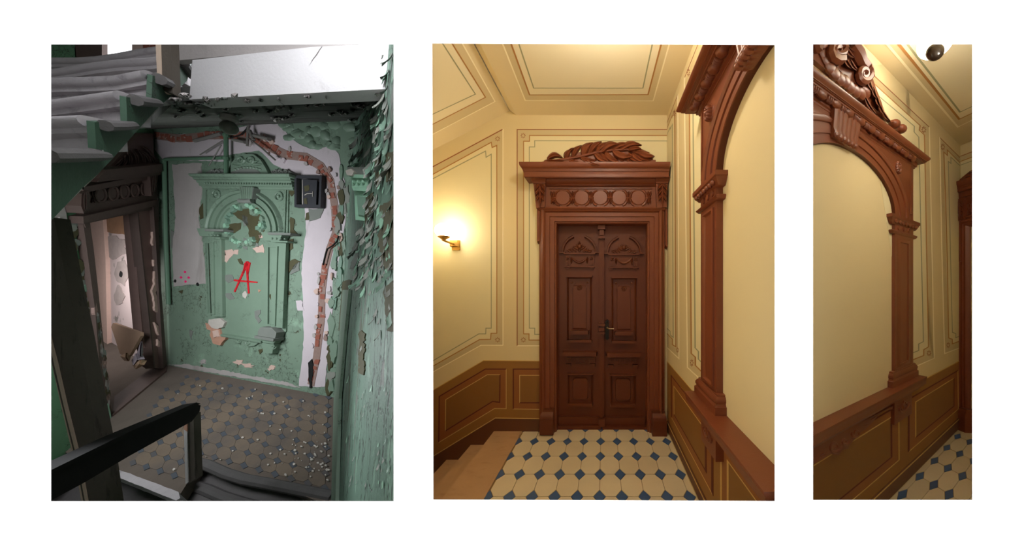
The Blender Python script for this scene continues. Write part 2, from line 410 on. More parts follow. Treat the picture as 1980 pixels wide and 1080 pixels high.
# ------------------------------------------------------------------ the white mount wall with three window openings
YW = 1.0
def wp(x, y, yy=YW): r = ray(x, y); return Vector((r.x * YW, yy, EYE + r.z * YW))
OPEN = [[(99, 86), (761, 86), (761, 968), (99, 968)],
        [(836, 84), (1498, 87), (1498, 968), (838, 965)],
        [(1572, 85.5), (1880, 85.5), (1880, 966), (1572, 966)]]
mb = MB(); XL, XR, ZB, ZT = -17.0, 7.0, -5.0, 8.0
cells = [(XL, wp(800, 0).x), (wp(800, 0).x, wp(1535, 0).x), (wp(1535, 0).x, XR)]
for (x0, x1), q in zip(cells, OPEN):
    o = [Vector((x0, YW, ZT)), Vector((x1, YW, ZT)), Vector((x1, YW, ZB)), Vector((x0, YW, ZB))]; h = [wp(*p) for p in q]
    c = sum(h, Vector()) / 4
    bk = [p + Vector((0.045 if p.x > c.x else -0.045, 0.02, 0.045 if p.z > c.z else -0.045)) for p in h]
    mb.add(o + h + bk, [(i, (i + 1) % 4, 4 + (i + 1) % 4, 4 + i) for i in range(4)] + [(4 + i, 4 + (i + 1) % 4, 8 + (i + 1) % 4, 8 + i) for i in range(4)])
mb.build('wall_front', M['page'], kind='structure', smooth=0)
mb = MB(); YB = 13.0
bx = [Vector((x, y, z)) for y in (YW + 0.001, YB) for x, z in ((XL, ZB), (XR, ZB), (XR, ZT), (XL, ZT))]
mb.add(bx, [(4, 5, 6, 7), (0, 1, 5, 4), (1, 2, 6, 5), (2, 3, 7, 6), (3, 0, 4, 7)])
mb.build('wall_light_block', M['page'], kind='structure', smooth=0)  # unseen box added round all the rooms to keep world light out

# ------------------------------------------------------------------ middle view: the restored hall
ZK = 3.15                                             # distance of the end wall
XW = 0.646                                            # the niche wall on the right
CEIL = 3.206
B2 = Surf((0, ZK, 0), (1, 0, 0))
R2 = Surf((XW, ZK, 0), (0, -1, 0), ku=0.3)
C2 = Surf((0, ZK, CEIL), (1, 0, 0), (0, -1, 0), ku=0.8)
DR = -0.12                                            # the door stands this far back in the wall
Y0 = 1.006
mb = MB()                                             # end wall around the door opening
ox0, ox1, oz = B2.uv(1070, 500)[0], B2.uv(1258, 500)[0], B2.uv(1160, 427)[1]
for a, b_, c, d in ((-1.925, -1.7, ox0, 3.4), (ox1, -0.1, XW + 0.06, 3.4), (ox0, oz, ox1, 3.4)):
    mb.prismuv(B2, [(a, b_), (c, b_), (c, d), (a, d)], -0.2, 0)
wall2 = mb.build('wall_back', M['cream'], kind='structure', smooth=0)
mb = MB(); mb.prismuv(R2, [(0, -0.1), (ZK - Y0, -0.1), (ZK - Y0, 3.3), (0, 3.3)], -0.018, 0)
wall2r = mb.build('wall_right', M['cream'], kind='structure', smooth=0)
YL = lambda x: max(Y0, -x / 0.612)                    # the hall narrows towards the viewer on its left
mb = MB(); mb.slab([Vector((-0.612 * y, y, z)) for y, z in ((Y0, -1.7), (ZK, -1.7), (ZK, 3.4), (Y0, 3.4))], Vector((-0.03, 0, 0)))
mb.build('wall_left', M['cream'], kind='structure', smooth=0)
xe = B2.uv(998, 222)[0]
mb = MB(); mb.prismuv(C2, [(xe, 0), (XW + 0.05, 0), (XW + 0.05, ZK - Y0), (-0.612 * Y0, ZK - Y0), (xe, ZK - YL(xe))], -0.06, 0)
ceil2 = mb.build('ceiling', M['ceil'], kind='structure', smooth=0)
# sloping underside of the upper stair flight on the left, and the step between it and the flat ceiling
A = B2.P(985, 214.5); Bq = B2.P(836, 290); sl = (Bq - A).normalized()
S2 = Surf(A, -sl, (0, -1, 0), ku=1.0)
mb = MB(); mb.prismuv(S2, [(0, 0), ((-1.925 - A.x) / -sl.x, 0), (0, ZK - YL(A.x))], -0.06, 0)
soff2 = mb.build('ceiling', M['ceil'], kind='structure', smooth=0)
e0 = B2.P(998, 222); mb = MB(); mb.slab([e0, A + Vector((0, 0, 0.01)), A + Vector((0, YL(A.x) - ZK, 0.01)), e0 + Vector((0, YL(e0.x) - ZK, 0))], Vector((0.06, 0, 0.06)))
mb.build('trim_1', M['ceil'], kind='structure', smooth=0)
# painted lines of the ceilings
field(C2, [(1015.7, 194), (1263, 194.6), (1295, 80), (970, 80)], 'ceil_band', ceil2)
field(C2, [(1024, 183), (1253, 183), (1280, 80), (987, 80)], 'ceil_field', ceil2, 0.0012)
pline(C2, [(968, 75), (1015.7, 194), (1263, 194.6), (1297, 75)], 0.009, 'l_white', ceil2)
pline(C2, [(985, 75), (1024, 183), (1253, 182.5), (1281, 75)], 0.010, 'l_ochre', ceil2, d=0.002)
pline(C2, [(1000, 75), (1032, 170), (1243, 170), (1263.5, 75)], 0.008, 'l_grey', ceil2, d=0.002)
field(S2, [(820, 268), (957, 196), (888, 72), (820, 72)], 'ceil_band', soff2)
field(S2, [(820, 248), (938.5, 187.7), (868, 75), (820, 75)], 'ceil_field', soff2, 0.0012)
pline(S2, [(815, 270.5), (957, 196), (888, 73)], 0.010, 'l_white', soff2)
pline(S2, [(815, 250.8), (938.5, 187.7), (868, 74)], 0.010, 'l_ochre', soff2, d=0.002)
pline(S2, [(815, 230.4), (919, 181.6), (850, 75)], 0.009, 'l_grey', soff2, d=0.002)

# end wall: painted panels, the slanting one along the stairs and the one behind the door
top = 250.3
field(B2, [(1000, top), (1289, top), (1289, 400), (1060, 400), (1060, 668), (1000, 668)], 'olive_band', wall2)
field(B2, [(1013, 645), (1013, 273), (1024, 273), (1024, 262), (1289, 262), (1289, 398), (1058, 398), (1058, 657), (1023, 657), (1023, 645)], 'cream_light', wall2, 0.0012)
pline(B2, [(1000, 668), (1000, top), (1290, top)], 0.009, 'l_brown', wall2)
pline(B2, [(1000, 668), (1060, 668)], 0.008, 'l_white', wall2)
pline(B2, [(1290, 262), (1024, 262), (1024, 273), (1012.5, 273), (1012.5, 645), (1023, 645), (1023, 657), (1060, 657)], 0.009, 'l_ochre', wall2, d=0.002)
pline(B2, [(1290, 272.5), (1034, 272), (1034, 284), (1023.5, 284), (1023.5, 634), (1034, 634), (1034, 646), (1060, 646)], 0.008, 'l_grey', wall2, d=0.002)
flower(B2, 1011.5, 262, 5.5, wall2); flower(B2, 1012, 656.5, 5.5, wall2)
field(B2, [(972, 250), (972, 667), (930, 667), (815, 731), (815, 334)], 'olive_band', wall2)
field(B2, [(961, 283), (952, 286), (950, 275), (815, 349), (815, 720), (927.4, 656), (948, 655.6), (949.6, 643.6), (960.7, 643.6)], 'cream_light', wall2, 0.0012)
pline(B2, [(972, 250), (815, 334)], 0.010, 'l_brown', wall2)
pline(B2, [(972.5, 249), (972.5, 667), (930, 667), (815, 731)], 0.008, 'l_white', wall2)
pline(B2, [(815, 349), (950, 275), (951.5, 285), (960.7, 281), (960.7, 643.6), (949.6, 643.6), (948.5, 655.6), (927.4, 656), (815, 720)], 0.009, 'l_ochre', wall2, d=0.002)
pline(B2, [(815, 357), (939, 292), (940, 304), (950, 298), (950, 634), (939.7, 634), (939.3, 645), (926, 645), (815, 710)], 0.009, 'l_grey', wall2, d=0.002)
flower(B2, 962, 268, 5.5, wall2); flower(B2, 962, 656.5, 5.5, wall2)
# dado of the end wall
field(B2, [(815, 767), (935, 697), (1050, 697), (1050, 808), (958, 807.5), (815, 895)], 'dado', wall2, 0.001, 'dado_field')
field(B2, [(848.5, 854.7), (849.6, 765.8), (938.5, 713), (978.8, 713), (978.8, 789.4), (956.5, 789)], 'dado_band', wall2, 0.0016, 'dado_band')
field(B2, [(861.3, 832.5), (862, 772), (942, 724), (967, 724), (966.3, 777), (952.4, 775.5)], 'dado_field', wall2, 0.0022, 'dado_field')
field(B2, [(992.7, 713), (1050, 713), (1050, 790), (992.7, 790)], 'dado_band', wall2, 0.0016, 'dado_band')
field(B2, [(1005, 725), (1050, 725), (1050, 778), (1005, 778)], 'dado_field', wall2, 0.0022, 'dado_field')
pline(B2, [(815, 767), (935, 696.5), (1050, 697.5)], 0.0065, 'l_gold', wall2, d=0.003)
pline(B2, [(848.5, 854.7), (849.6, 765.8), (938.5, 713), (978.8, 713)], 0.011, 'l_dark', wall2, d=0.003)
pline(B2, [(978.8, 713), (978.8, 789.4), (956.5, 789), (848.5, 854.7)], 0.0065, 'l_gold', wall2, d=0.003)
pline(B2, [(861.3, 832.5), (862, 772), (942, 724), (967, 724)], 0.0065, 'l_gold', wall2, d=0.003)
pline(B2, [(967, 724), (966.3, 777), (952.4, 775.5), (861.3, 832.5)], 0.011, 'l_dark', wall2, d=0.003)
pline(B2, [(1050, 713), (992.7, 713), (992.7, 790)], 0.011, 'l_dark', wall2, d=0.003)
pline(B2, [(992.7, 790), (1050, 791)], 0.0065, 'l_gold', wall2, d=0.003)
pline(B2, [(1050, 725), (1005, 725), (1005, 778)], 0.0065, 'l_gold', wall2, d=0.003)
pline(B2, [(1005, 778), (1050, 778)], 0.011, 'l_dark', wall2, d=0.003)
mb = MB().prism(B2, [(815, 895), (958, 807.5), (1050, 808.6), (1050, 835), (958, 835), (930, 1000), (815, 1000)], -0.01, 0.006)
bb = mb.build('baseboard_back', M['base'], kind='structure', smooth=0)
pline(B2, [(815, 895), (958, 807.3), (1050, 808.6)], 0.0065, 'l_gold', bb, d=0.009)

# niche wall on the right: painted panels and dado
def r2x(x, y0, x1): return y0 + (x1 - x) * (y0 - PY) / (x - PX)      # follows a level line of the wall to pixel column x1
def lvl(x, y, x1): return (x1, PY + (y - PY) * (x1 - PX) / (x - PX))
LT = (1284.3, 251.6)
field(R2, [(1289.5, lvl(*LT, 1289.5)[1]), lvl(*LT, 1310.5), (1313, 691), (1289.5, 670)], 'olive_band', wall2r)
field(R2, [(1289.5, lvl(1284.3, 263, 1289.5)[1]), lvl(1284.3, 263, 1299), (1299, 224), (1303, 216), (1306, 672), (1300, 667), (1300, 655), (1289.5, 646)], 'cream_light', wall2r, 0.0012)
pline(R2, [lvl(*LT, 1289.5), lvl(*LT, 1310.5)], 0.010, 'l_brown', wall2r)
pline(R2, [lvl(*LT, 1310.5), (1313, 693), (1289.5, 671)], 0.009, 'l_white', wall2r)
pline(R2, [lvl(1284.3, 263, 1289.5), lvl(1284.3, 263, 1300), (1300, 226), (1305, 213), (1307, 670), (1300.5, 666), (1300.5, 655), (1289.5, 644)], 0.010, 'l_ochre', wall2r, d=0.002)
pline(R2, [lvl(1284.3, 274, 1289.5), lvl(1284.3, 274, 1296), (1296, 250), (1300.5, 240), (1302, 652), (1296, 647), (1296, 640), (1289.5, 634)], 0.009, 'l_grey', wall2r, d=0.002)
flower(R2, 1304, 219, 7, wall2r, rx=3); flower(R2, 1310, 676, 5.5, wall2r, rx=3)
field(R2, [(1323.5, 160), (1356, 70), (1356, 734), (1329.5, 710)], 'olive_band', wall2r)
field(R2, [(1334, 180), (1356, 110), (1356, 718), (1346, 708), (1346, 692), (1337, 684)], 'cream_light', wall2r, 0.0012)
pline(R2, [(1323.5, 150), (1329.5, 710), (1358, 736)], 0.009, 'l_white', wall2r)
pline(R2, [(1323.5, 151), (1352, 80)], 0.009, 'l_brown', wall2r)
pline(R2, [(1333, 165), (1337, 683), (1345, 690), (1345, 706), (1357, 718)], 0.010, 'l_ochre', wall2r, d=0.002)
pline(R2, [(1340, 165), (1344.5, 672), (1351, 679), (1351, 694), (1357, 700)], 0.009, 'l_grey', wall2r, d=0.002)
flower(R2, 1337.5, 701, 8, wall2r, rx=3.6); flower(R2, 1331, 140, 8, wall2r, rx=3.5)
DG = (1291.3, 699.7); BG = (1292, 815.8)
field(R2, [lvl(*DG, 1289.6), lvl(*DG, 1520), lvl(*BG, 1520), lvl(*BG, 1289.6)], 'dado', wall2r, 0.001, 'dado_field')
pline(R2, [lvl(*DG, 1289.6), lvl(*DG, 1400)], 0.0065, 'l_gold', wall2r, d=0.003)
o1 = [(1298.2, 725.5), lvl(1298.2, 725.5, 1378), lvl(1299, 806, 1378), (1298.6, 806)]
field(R2, o1, 'dado_band', wall2r, 0.0016, 'dado_band')
i1 = [(1303.4, 746), lvl(1303.4, 746, 1365), lvl(1304, 801, 1365.5), (1303.8, 801)]
field(R2, i1, 'dado_field', wall2r, 0.0022, 'dado_field')
pline(R2, [o1[3], o1[0], o1[1], o1[2]], 0.010, 'l_dark', wall2r, d=0.003); pline(R2, [o1[2], o1[3]], 0.0065, 'l_gold', wall2r, d=0.003)
pline(R2, [i1[2], i1[3], i1[0], i1[1]], 0.0065, 'l_gold', wall2r, d=0.003); pline(R2, [i1[1], i1[2], i1[3]], 0.009, 'l_dark', wall2r, d=0.0032)
o2 = [lvl(1298.2, 725.5, 1395), lvl(1298.2, 725.5, 1520), lvl(1299, 806, 1520), lvl(1299, 806, 1395)]
field(R2, o2, 'dado_band', wall2r, 0.0016, 'dado_band')
i2 = [lvl(1303.4, 746, 1408), lvl(1303.4, 746, 1520), lvl(1304, 801, 1520), lvl(1304, 801, 1408)]
field(R2, i2, 'dado_field', wall2r, 0.0022, 'dado_field')
pline(R2, [o2[3], o2[0], o2[1]], 0.0065, 'l_gold', wall2r, d=0.003); pline(R2, [i2[3], i2[0], i2[1]], 0.0065, 'l_gold', wall2r, d=0.003)
mb = MB().prism(R2, [lvl(*BG, 1289.8), lvl(*BG, 1500), lvl(1292, 834.5, 1500), lvl(1292, 834.5, 1289.8)], -0.01, 0.008)
bb = mb.build('baseboard_right', M['base'], kind='structure', smooth=0)
pline(R2, [lvl(*BG, 1289.8), lvl(*BG, 1500)], 0.0065, 'l_gold', bb, d=0.011)

# floor: octagons with blue squares, each tile a piece
XM = -0.823                                           # edge of the stone landing
mb = MB().slab([Vector((XM - 0.02, ZK + 0.2, -0.006)), Vector((XW + 0.05, ZK + 0.2, -0.006)), Vector((XW + 0.05, Y0, -0.006)), Vector((-0.612 * Y0, Y0, -0.006)), Vector((XM - 0.02, YL(XM - .02), -0.006))], Vector((0, 0, -0.05)))
floor2 = mb.build('floor', M['grout'], kind='structure', smooth=0)


def tiling(parent, o, a, b, up, cells, mt, md, cut=0.27, gap=0.012, th=0.012, octname='octagon_tile', dotname='square_tile', flat=0.0):
    """Octagon and square tiles on the lattice o + i a + j b; the first of each kind is copied."""
    a, b, up = Vector(a), Vector(b), Vector(up).normalized(); o = Vector(o); c = cut + gap; g = 0.5 - gap
    p0 = [(-g, -0.5 + c), (-0.5 + c, -g), (0.5 - c, -g), (g, -0.5 + c), (g, 0.5 - c), (0.5 - c, g), (-0.5 + c, g), (-g, 0.5 - c)]
    first = None; fdot = None; done = set()
    for n, (i, j) in enumerate(cells):
        ctr = o + a * (i + 0.5) + b * (j + 0.5)
        if first is None or n < 3:
            pts = [ctr + a * x + b * y for x, y in p0]
            if (pts[1] - pts[0]).cross(pts[2] - pts[1]).dot(up) < 0: pts.reverse()
            first = MB().slab(pts, up * -th).build(octname, mt[n % len(mt)], parent, smooth=0); src = (ctr, first)
            protos = [src] if n == 0 else protos + [src]
        else:
            c0, p = protos[rng.randrange(len(protos))]
            again(p, ctr - c0 + up * rng.uniform(0, flat), parent)
        for di, dj in ((0, 0), (1, 0), (0, 1), (1, 1)):
            k = (i + di, j + dj)
            if k in done: continue
            done.add(k); q = o + a * k[0] + b * k[1]
            if fdot is None:
                r = cut - gap; pts = [q + a * x + b * y for x, y in ((r, 0), (0, r), (-r, 0), (0, -r))]
                if (pts[1] - pts[0]).cross(pts[2] - pts[1]).dot(up) < 0: pts.reverse()
                fdot = MB().slab(pts, up * -th).build(dotname, md, parent, smooth=0); dq = q
            else: again(fdot, q - dq + up * rng.uniform(0, flat), parent)


tiling(floor2, (-0.028, 2.944, 0), (0.157, 0, 0), (0, 0.261, 0), (0, 0, 1), [(i, j) for j in range(0, -7, -1) for i in range(-5, 5) if -0.028 + i * 0.157 > -0.6 * (2.944 + j * 0.261)], [M['tile'], M['tile_b'], M['tile']], M['inlay'], flat=0.0008)

# stone landing and the steps going down to the left
st = empty('stone_staircase', (-1.2, 2.2, 0), 'pale peach stone landing strip and steps descending beside the ochre dado', 'stairs')
lv = [(XM, -1.09, 0.004), (-1.09, -1.325, -0.135), (-1.325, -1.57, -0.285), (-1.57, -1.80, -0.43), (-1.80, -1.90, -0.58)]
for x1, x0, z in lv:
    mb = MB().slab([Vector((x0 - 0.02, ZK, z)), Vector((x1, ZK, z)), Vector((x1, YL(x1), z)), Vector((x0 - 0.02, YL(x0 - .02), z))], Vector((0, 0, -0.03)))
    s_ = mb.build('step', M['marble'], st, smooth=0)
    mb = MB().slab([Vector((x0, ZK, z - 0.03)), Vector((x0, YL(x0), z - 0.03)), Vector((x0, YL(x0), z - 0.2)), Vector((x0, ZK, z - 0.2))], Vector((0.03, 0, 0)))
    mb.build('riser', M['marble'], s_, smooth=0)

# ---- doorcase of the hall door
dc = empty('doorcase', (-0.02, ZK - 0.03, 0), 'large brown carved doorcase with leafy branch crest around the closed double door', 'doorcase')
wu = lambda x, y, d: B2.uv(x, y, d)
def hp(lst, ref):                                     # (depth, pixel row) -> (height above ref, depth)
    return [(B2.uv(1160, y, d)[1] - ref, d) for d, y in lst]
uL, uR = wu(1044, 400, 0.05)[0], wu(1286.5, 400, 0.05)[0]
ref = wu(1160, 400, 0.05)[1]
prof = hp([(0.235, 312.5), (0.235, 315), (0.23, 319), (0.215, 323), (0.205, 325), (0.20, 325), (0.20, 328), (0.195, 328), (0.195, 330.5), (0.187, 331.5), (0.183, 334), (0.183, 341.5), (0.175, 341.5), (0.175, 343)], ref)
zs = prof[-1][0]
prof += [(zs + 0.004, 0.115), (zs - 0.006, 0.11), (zs - 0.022, 0.095), (zs - 0.034, 0.072), (zs - 0.038, 0.072), (zs - 0.045, 0.06), (zs - 0.045, 0.02)]
kR = (0.628 - uR) / 0.235
cn = MB().hood(B2, (uL, ref), (uR, ref), prof, 0.68, kR).build('cornice', M['wood'], dc)
fr = MB().prism(B2, [(1045, 350), (1286, 350), (1286, 404), (1045, 404)], 0.0, 0.045).build('frieze', M['wood'], dc)
cx = [1088.3, 1124.7, 1160.8, 1197.2, 1234.2]; sx = [1070.8, 1106.7, 1142.8, 1179.5, 1216.2, 1253.3]
S = lambda r: [(r * 1.0, 0), (r * 1.0, 0.006), (r * 0.92, 0.010), (0.01 * r, 0.010)]
for x in cx:
    c = B2.P(x, 382.2, 0.045)
    d_ = MB().lathe(c, B2.u, B2.v, B2.n, S(0.0735), 28).build('roundel', M['wood'], fr, smooth=20)
    ring = MB()
    for a0, a1 in ((-65, 65), (115, 245)):
        pts = [(x + 16.6 * math.cos(math.radians(a)), 382.2 + 16.6 * math.sin(math.radians(a))) for a in range(a0, a1 + 1, 13)]
        MB().tube([B2.P(px_, py_, 0.05) for px_, py_ in pts], 0.012, 6).build('ring_moulding', M['wood'], fr)
for x in sx:
    mb = MB()
    for o_, w in ((-5.2, 3.4), (0, 3.6), (5.2, 3.4)):
        mb.leaf(B2, (x + o_ * 0.25, 382), (x + o_ * 1.15, 368.5), w + 2.4, 0.047, 0.030, n=5)
        mb.leaf(B2, (x + o_ * 0.25, 382), (x + o_ * 1.0, 395 - abs(o_) * 0.25), w + 1.4, 0.047, 0.030, n=5)
    mb.tube([B2.P(x - 5.2, 382.2, 0.05), B2.P(x, 382.6, 0.064), B2.P(x + 5.2, 382.2, 0.05)], 0.008, 6)
    mb.build('tied_sheaf', M['wood'], fr)
pline(B2, [(1064, 367.6), (1260, 367.6)], 0.007, 'wood_dim', fr, 'frieze_bead', d=0.054)
for xa, xb, yt in ((1031.5, 1054.5, 354), (1268.5, 1291, 354)):
    k_ = MB().prism(B2, [(xa, yt), (xb, yt), (xb - 1.5, 400), (xa + 5 if xa < 1100 else xa + 2, 402)], 0.0, 0.10).build('console', M['wood'], dc)
    MB().hood(B2, (wu(xa, yt, .1)[0] + 0.03, wu(xa, 343, .1)[1]), (wu(xb, yt, .1)[0] - 0.03, wu(xa, 343, .1)[1]), [(-0.005, 0.15), (-0.02, 0.15), (-0.035, 0.13), (-0.052, 0.115), (-0.06, 0.112), (-0.06, 0.02)], 0.3).build('console_cap', M['wood'], dc)
    mx = (xa + xb) / 2 + 1
    for q, yy in enumerate((360, 370, 380)):
        for sg in (-1, 1):
            MB().leaf(B2, (mx, yy - 5), (mx + sg * (9 - q), yy + 8), 7.5, 0.10, 0.036, bend=-0.12 * sg, n=5, lift=0.02).build('acanthus_leaf', M['wood'], k_)
    MB().leaf(B2, (mx, 356), (mx + 0.5, 400), 6.5, 0.104, 0.022, n=7, lift=0.014).build('acanthus_leaf', M['wood'], k_)
# architrave: mitred moulding round the opening, with ears at the top corners
AP = [(0, DR), (0, 0.012), (0.010, 0.02), (0.016, 0.02), (0.02, 0.034), (0.062, 0.034), (0.066, 0.046), (0.105, 0.046), (0.110, 0.062), (0.118, 0.072), (0.130, 0.078), (0.142, 0.070), (0.150, 0.056), (0.160, 0.050), (0.166, 0.05), (0.166, 0.0)]
pathA = [B2.uv(1076.5, 838), B2.uv(1076.5, 432.5), B2.uv(1251.5, 432.5), B2.uv(1251.5, 838)]
ar = MB().sweep(B2, pathA, AP).build('architrave', M['wood'], dc)
for xa, xb in ((1040.5, 1046), (1284, 1288.5)):
    MB().pyramid(B2, [(xa, 402), (xb, 402), (xb, 470 if xa < 1100 else 482), (xa, 472 if xa < 1100 else 479)], 0.0, 0.06, 0.9).build('architrave_ear', M['wood'], dc)
MB().hood(B2, (wu(1046, 404, .06)[0], wu(1046, 405, .06)[1]), (wu(1284, 404, .06)[0], wu(1284, 405, .06)[1]), [(0.02, 0.06), (0.016, 0.085), (0.008, 0.09), (0.0, 0.085), (-0.008, 0.07), (-0.012, 0.06)], 0.4, 0.1).build('frieze_moulding', M['wood'], dc)
for xa, xb, yo in ((1043.6, 1069.5, 0), (1261.5, 1289.5, 3)):
    pl = MB().rect(B2, xa, 810.5 + yo, xb, 840.5 + yo, 0.0, 0.115).build('plinth', M['wood_dim'], dc)
    x0, x1 = (xa + 8, xb) if xa < 1100 else (xa, xb - 8)
    u0, v0 = wu(x0, 811 + yo, 0.1); u1, _ = wu(x1, 811 + yo, 0.1)
    kl = (0.35, 0.0) if xa < 1100 else (0.0, 0.35)
    MB().hood(B2, (u0, v0), (u1, v0), [(0.095, 0.055), (0.088, 0.075), (0.066, 0.075), (0.055, 0.085), (0.045, 0.10), (0.025, 0.108), (0.012, 0.108), (0.0, 0.112)], *kl).build('plinth_moulding', M['wood_dim'], dc)
# crest: a branch of long leaves lying on the cornice
cr = MB().prism(B2, [(1046, 313), (1268, 313), (1268, 309), (1262, 309), (1100, 309.5), (1055, 310.5)], 0.10, 0.20).build('crest', M['wood'], dc)
MB().prism(B2, [(1080, 312), (1100, 301), (1128, 291), (1150, 285), (1175, 281), (1200, 280), (1232, 284), (1250, 292), (1262, 303), (1263, 312)], 0.10, 0.172).build('crest_ground', M['wood'], cr, smooth=0)
Zc = lambda p: (1000 + p[0] / 6.0, 260 + p[1] / 6.0)
stem = [(310, 308), (440, 300), (560, 285), (700, 258), (840, 225), (960, 196), (1100, 180), (1250, 172), (1390, 178)]
MB().tube([B2.P(*Zc(p), 0.19) for p in stem], [0.006, 0.011, 0.012, 0.012, 0.012, 0.012, 0.011, 0.010, 0.007], 8).build('branch', M['wood'], cr)
LV = [((560, 290), (628, 165), 62, .12, .19), ((640, 262), (748, 122), 62, .12, .19), ((760, 245), (878, 88), 80, .16, .2), ((830, 225), (978, 78), 70, .12, .19), ((915, 205), (1062, 88), 62, .10, .2), ((975, 195), (1182, 106), 74, .16, .21),
      ((1090, 182), (1322, 112), 62, .12, .19), ((1190, 180), (1446, 118), 66, .16, .2), ((1290, 176), (1440, 160), 50, .08, .21), ((1330, 182), (1537, 206), 54, -.06, .2), ((1390, 186), (1597, 250), 74, -.10, .21),
      ((590, 285), (802, 348), 44, -.06, .205), ((735, 262), (925, 294), 62, -.14, .2), ((780, 292), (968, 352), 36, -.08, .22), ((900, 218), (1052, 314), 66, -.10, .2), ((965, 215), (1105, 316), 54, -.08, .19), ((1020, 212), (1190, 314), 66, -.12, .205),
      ((1110, 190), (1338, 246), 76, -.14, .215), ((1180, 250), (1240, 316), 44, -.1, .19), ((1240, 240), (1330, 316), 50, -.1, .19), ((1290, 215), (1412, 314), 56, -.12, .2), ((1335, 205), (1490, 316), 58, -.12, .195), ((1375, 198), (1565, 300), 58, -.12, .19), ((1300, 250), (1390, 318), 40, -.1, .185),
      ((345, 284), (527, 262), 58, .22, .19), ((318, 302), (545, 304), 30, 0, .2), ((600, 200), (662, 152), 28, .1, .2), ((560, 300), (700, 318), 30, -.1, .19)]
for bs, tp, w, bend, d in LV:
    MB().leaf(B2, Zc(bs), Zc(tp), w / 6.0 * 1.15, d - 0.02, 0.030, bend=-bend, n=8, lift=0.02, tipd=0.015).build('crest_leaf', M['wood'], cr, smooth=32)

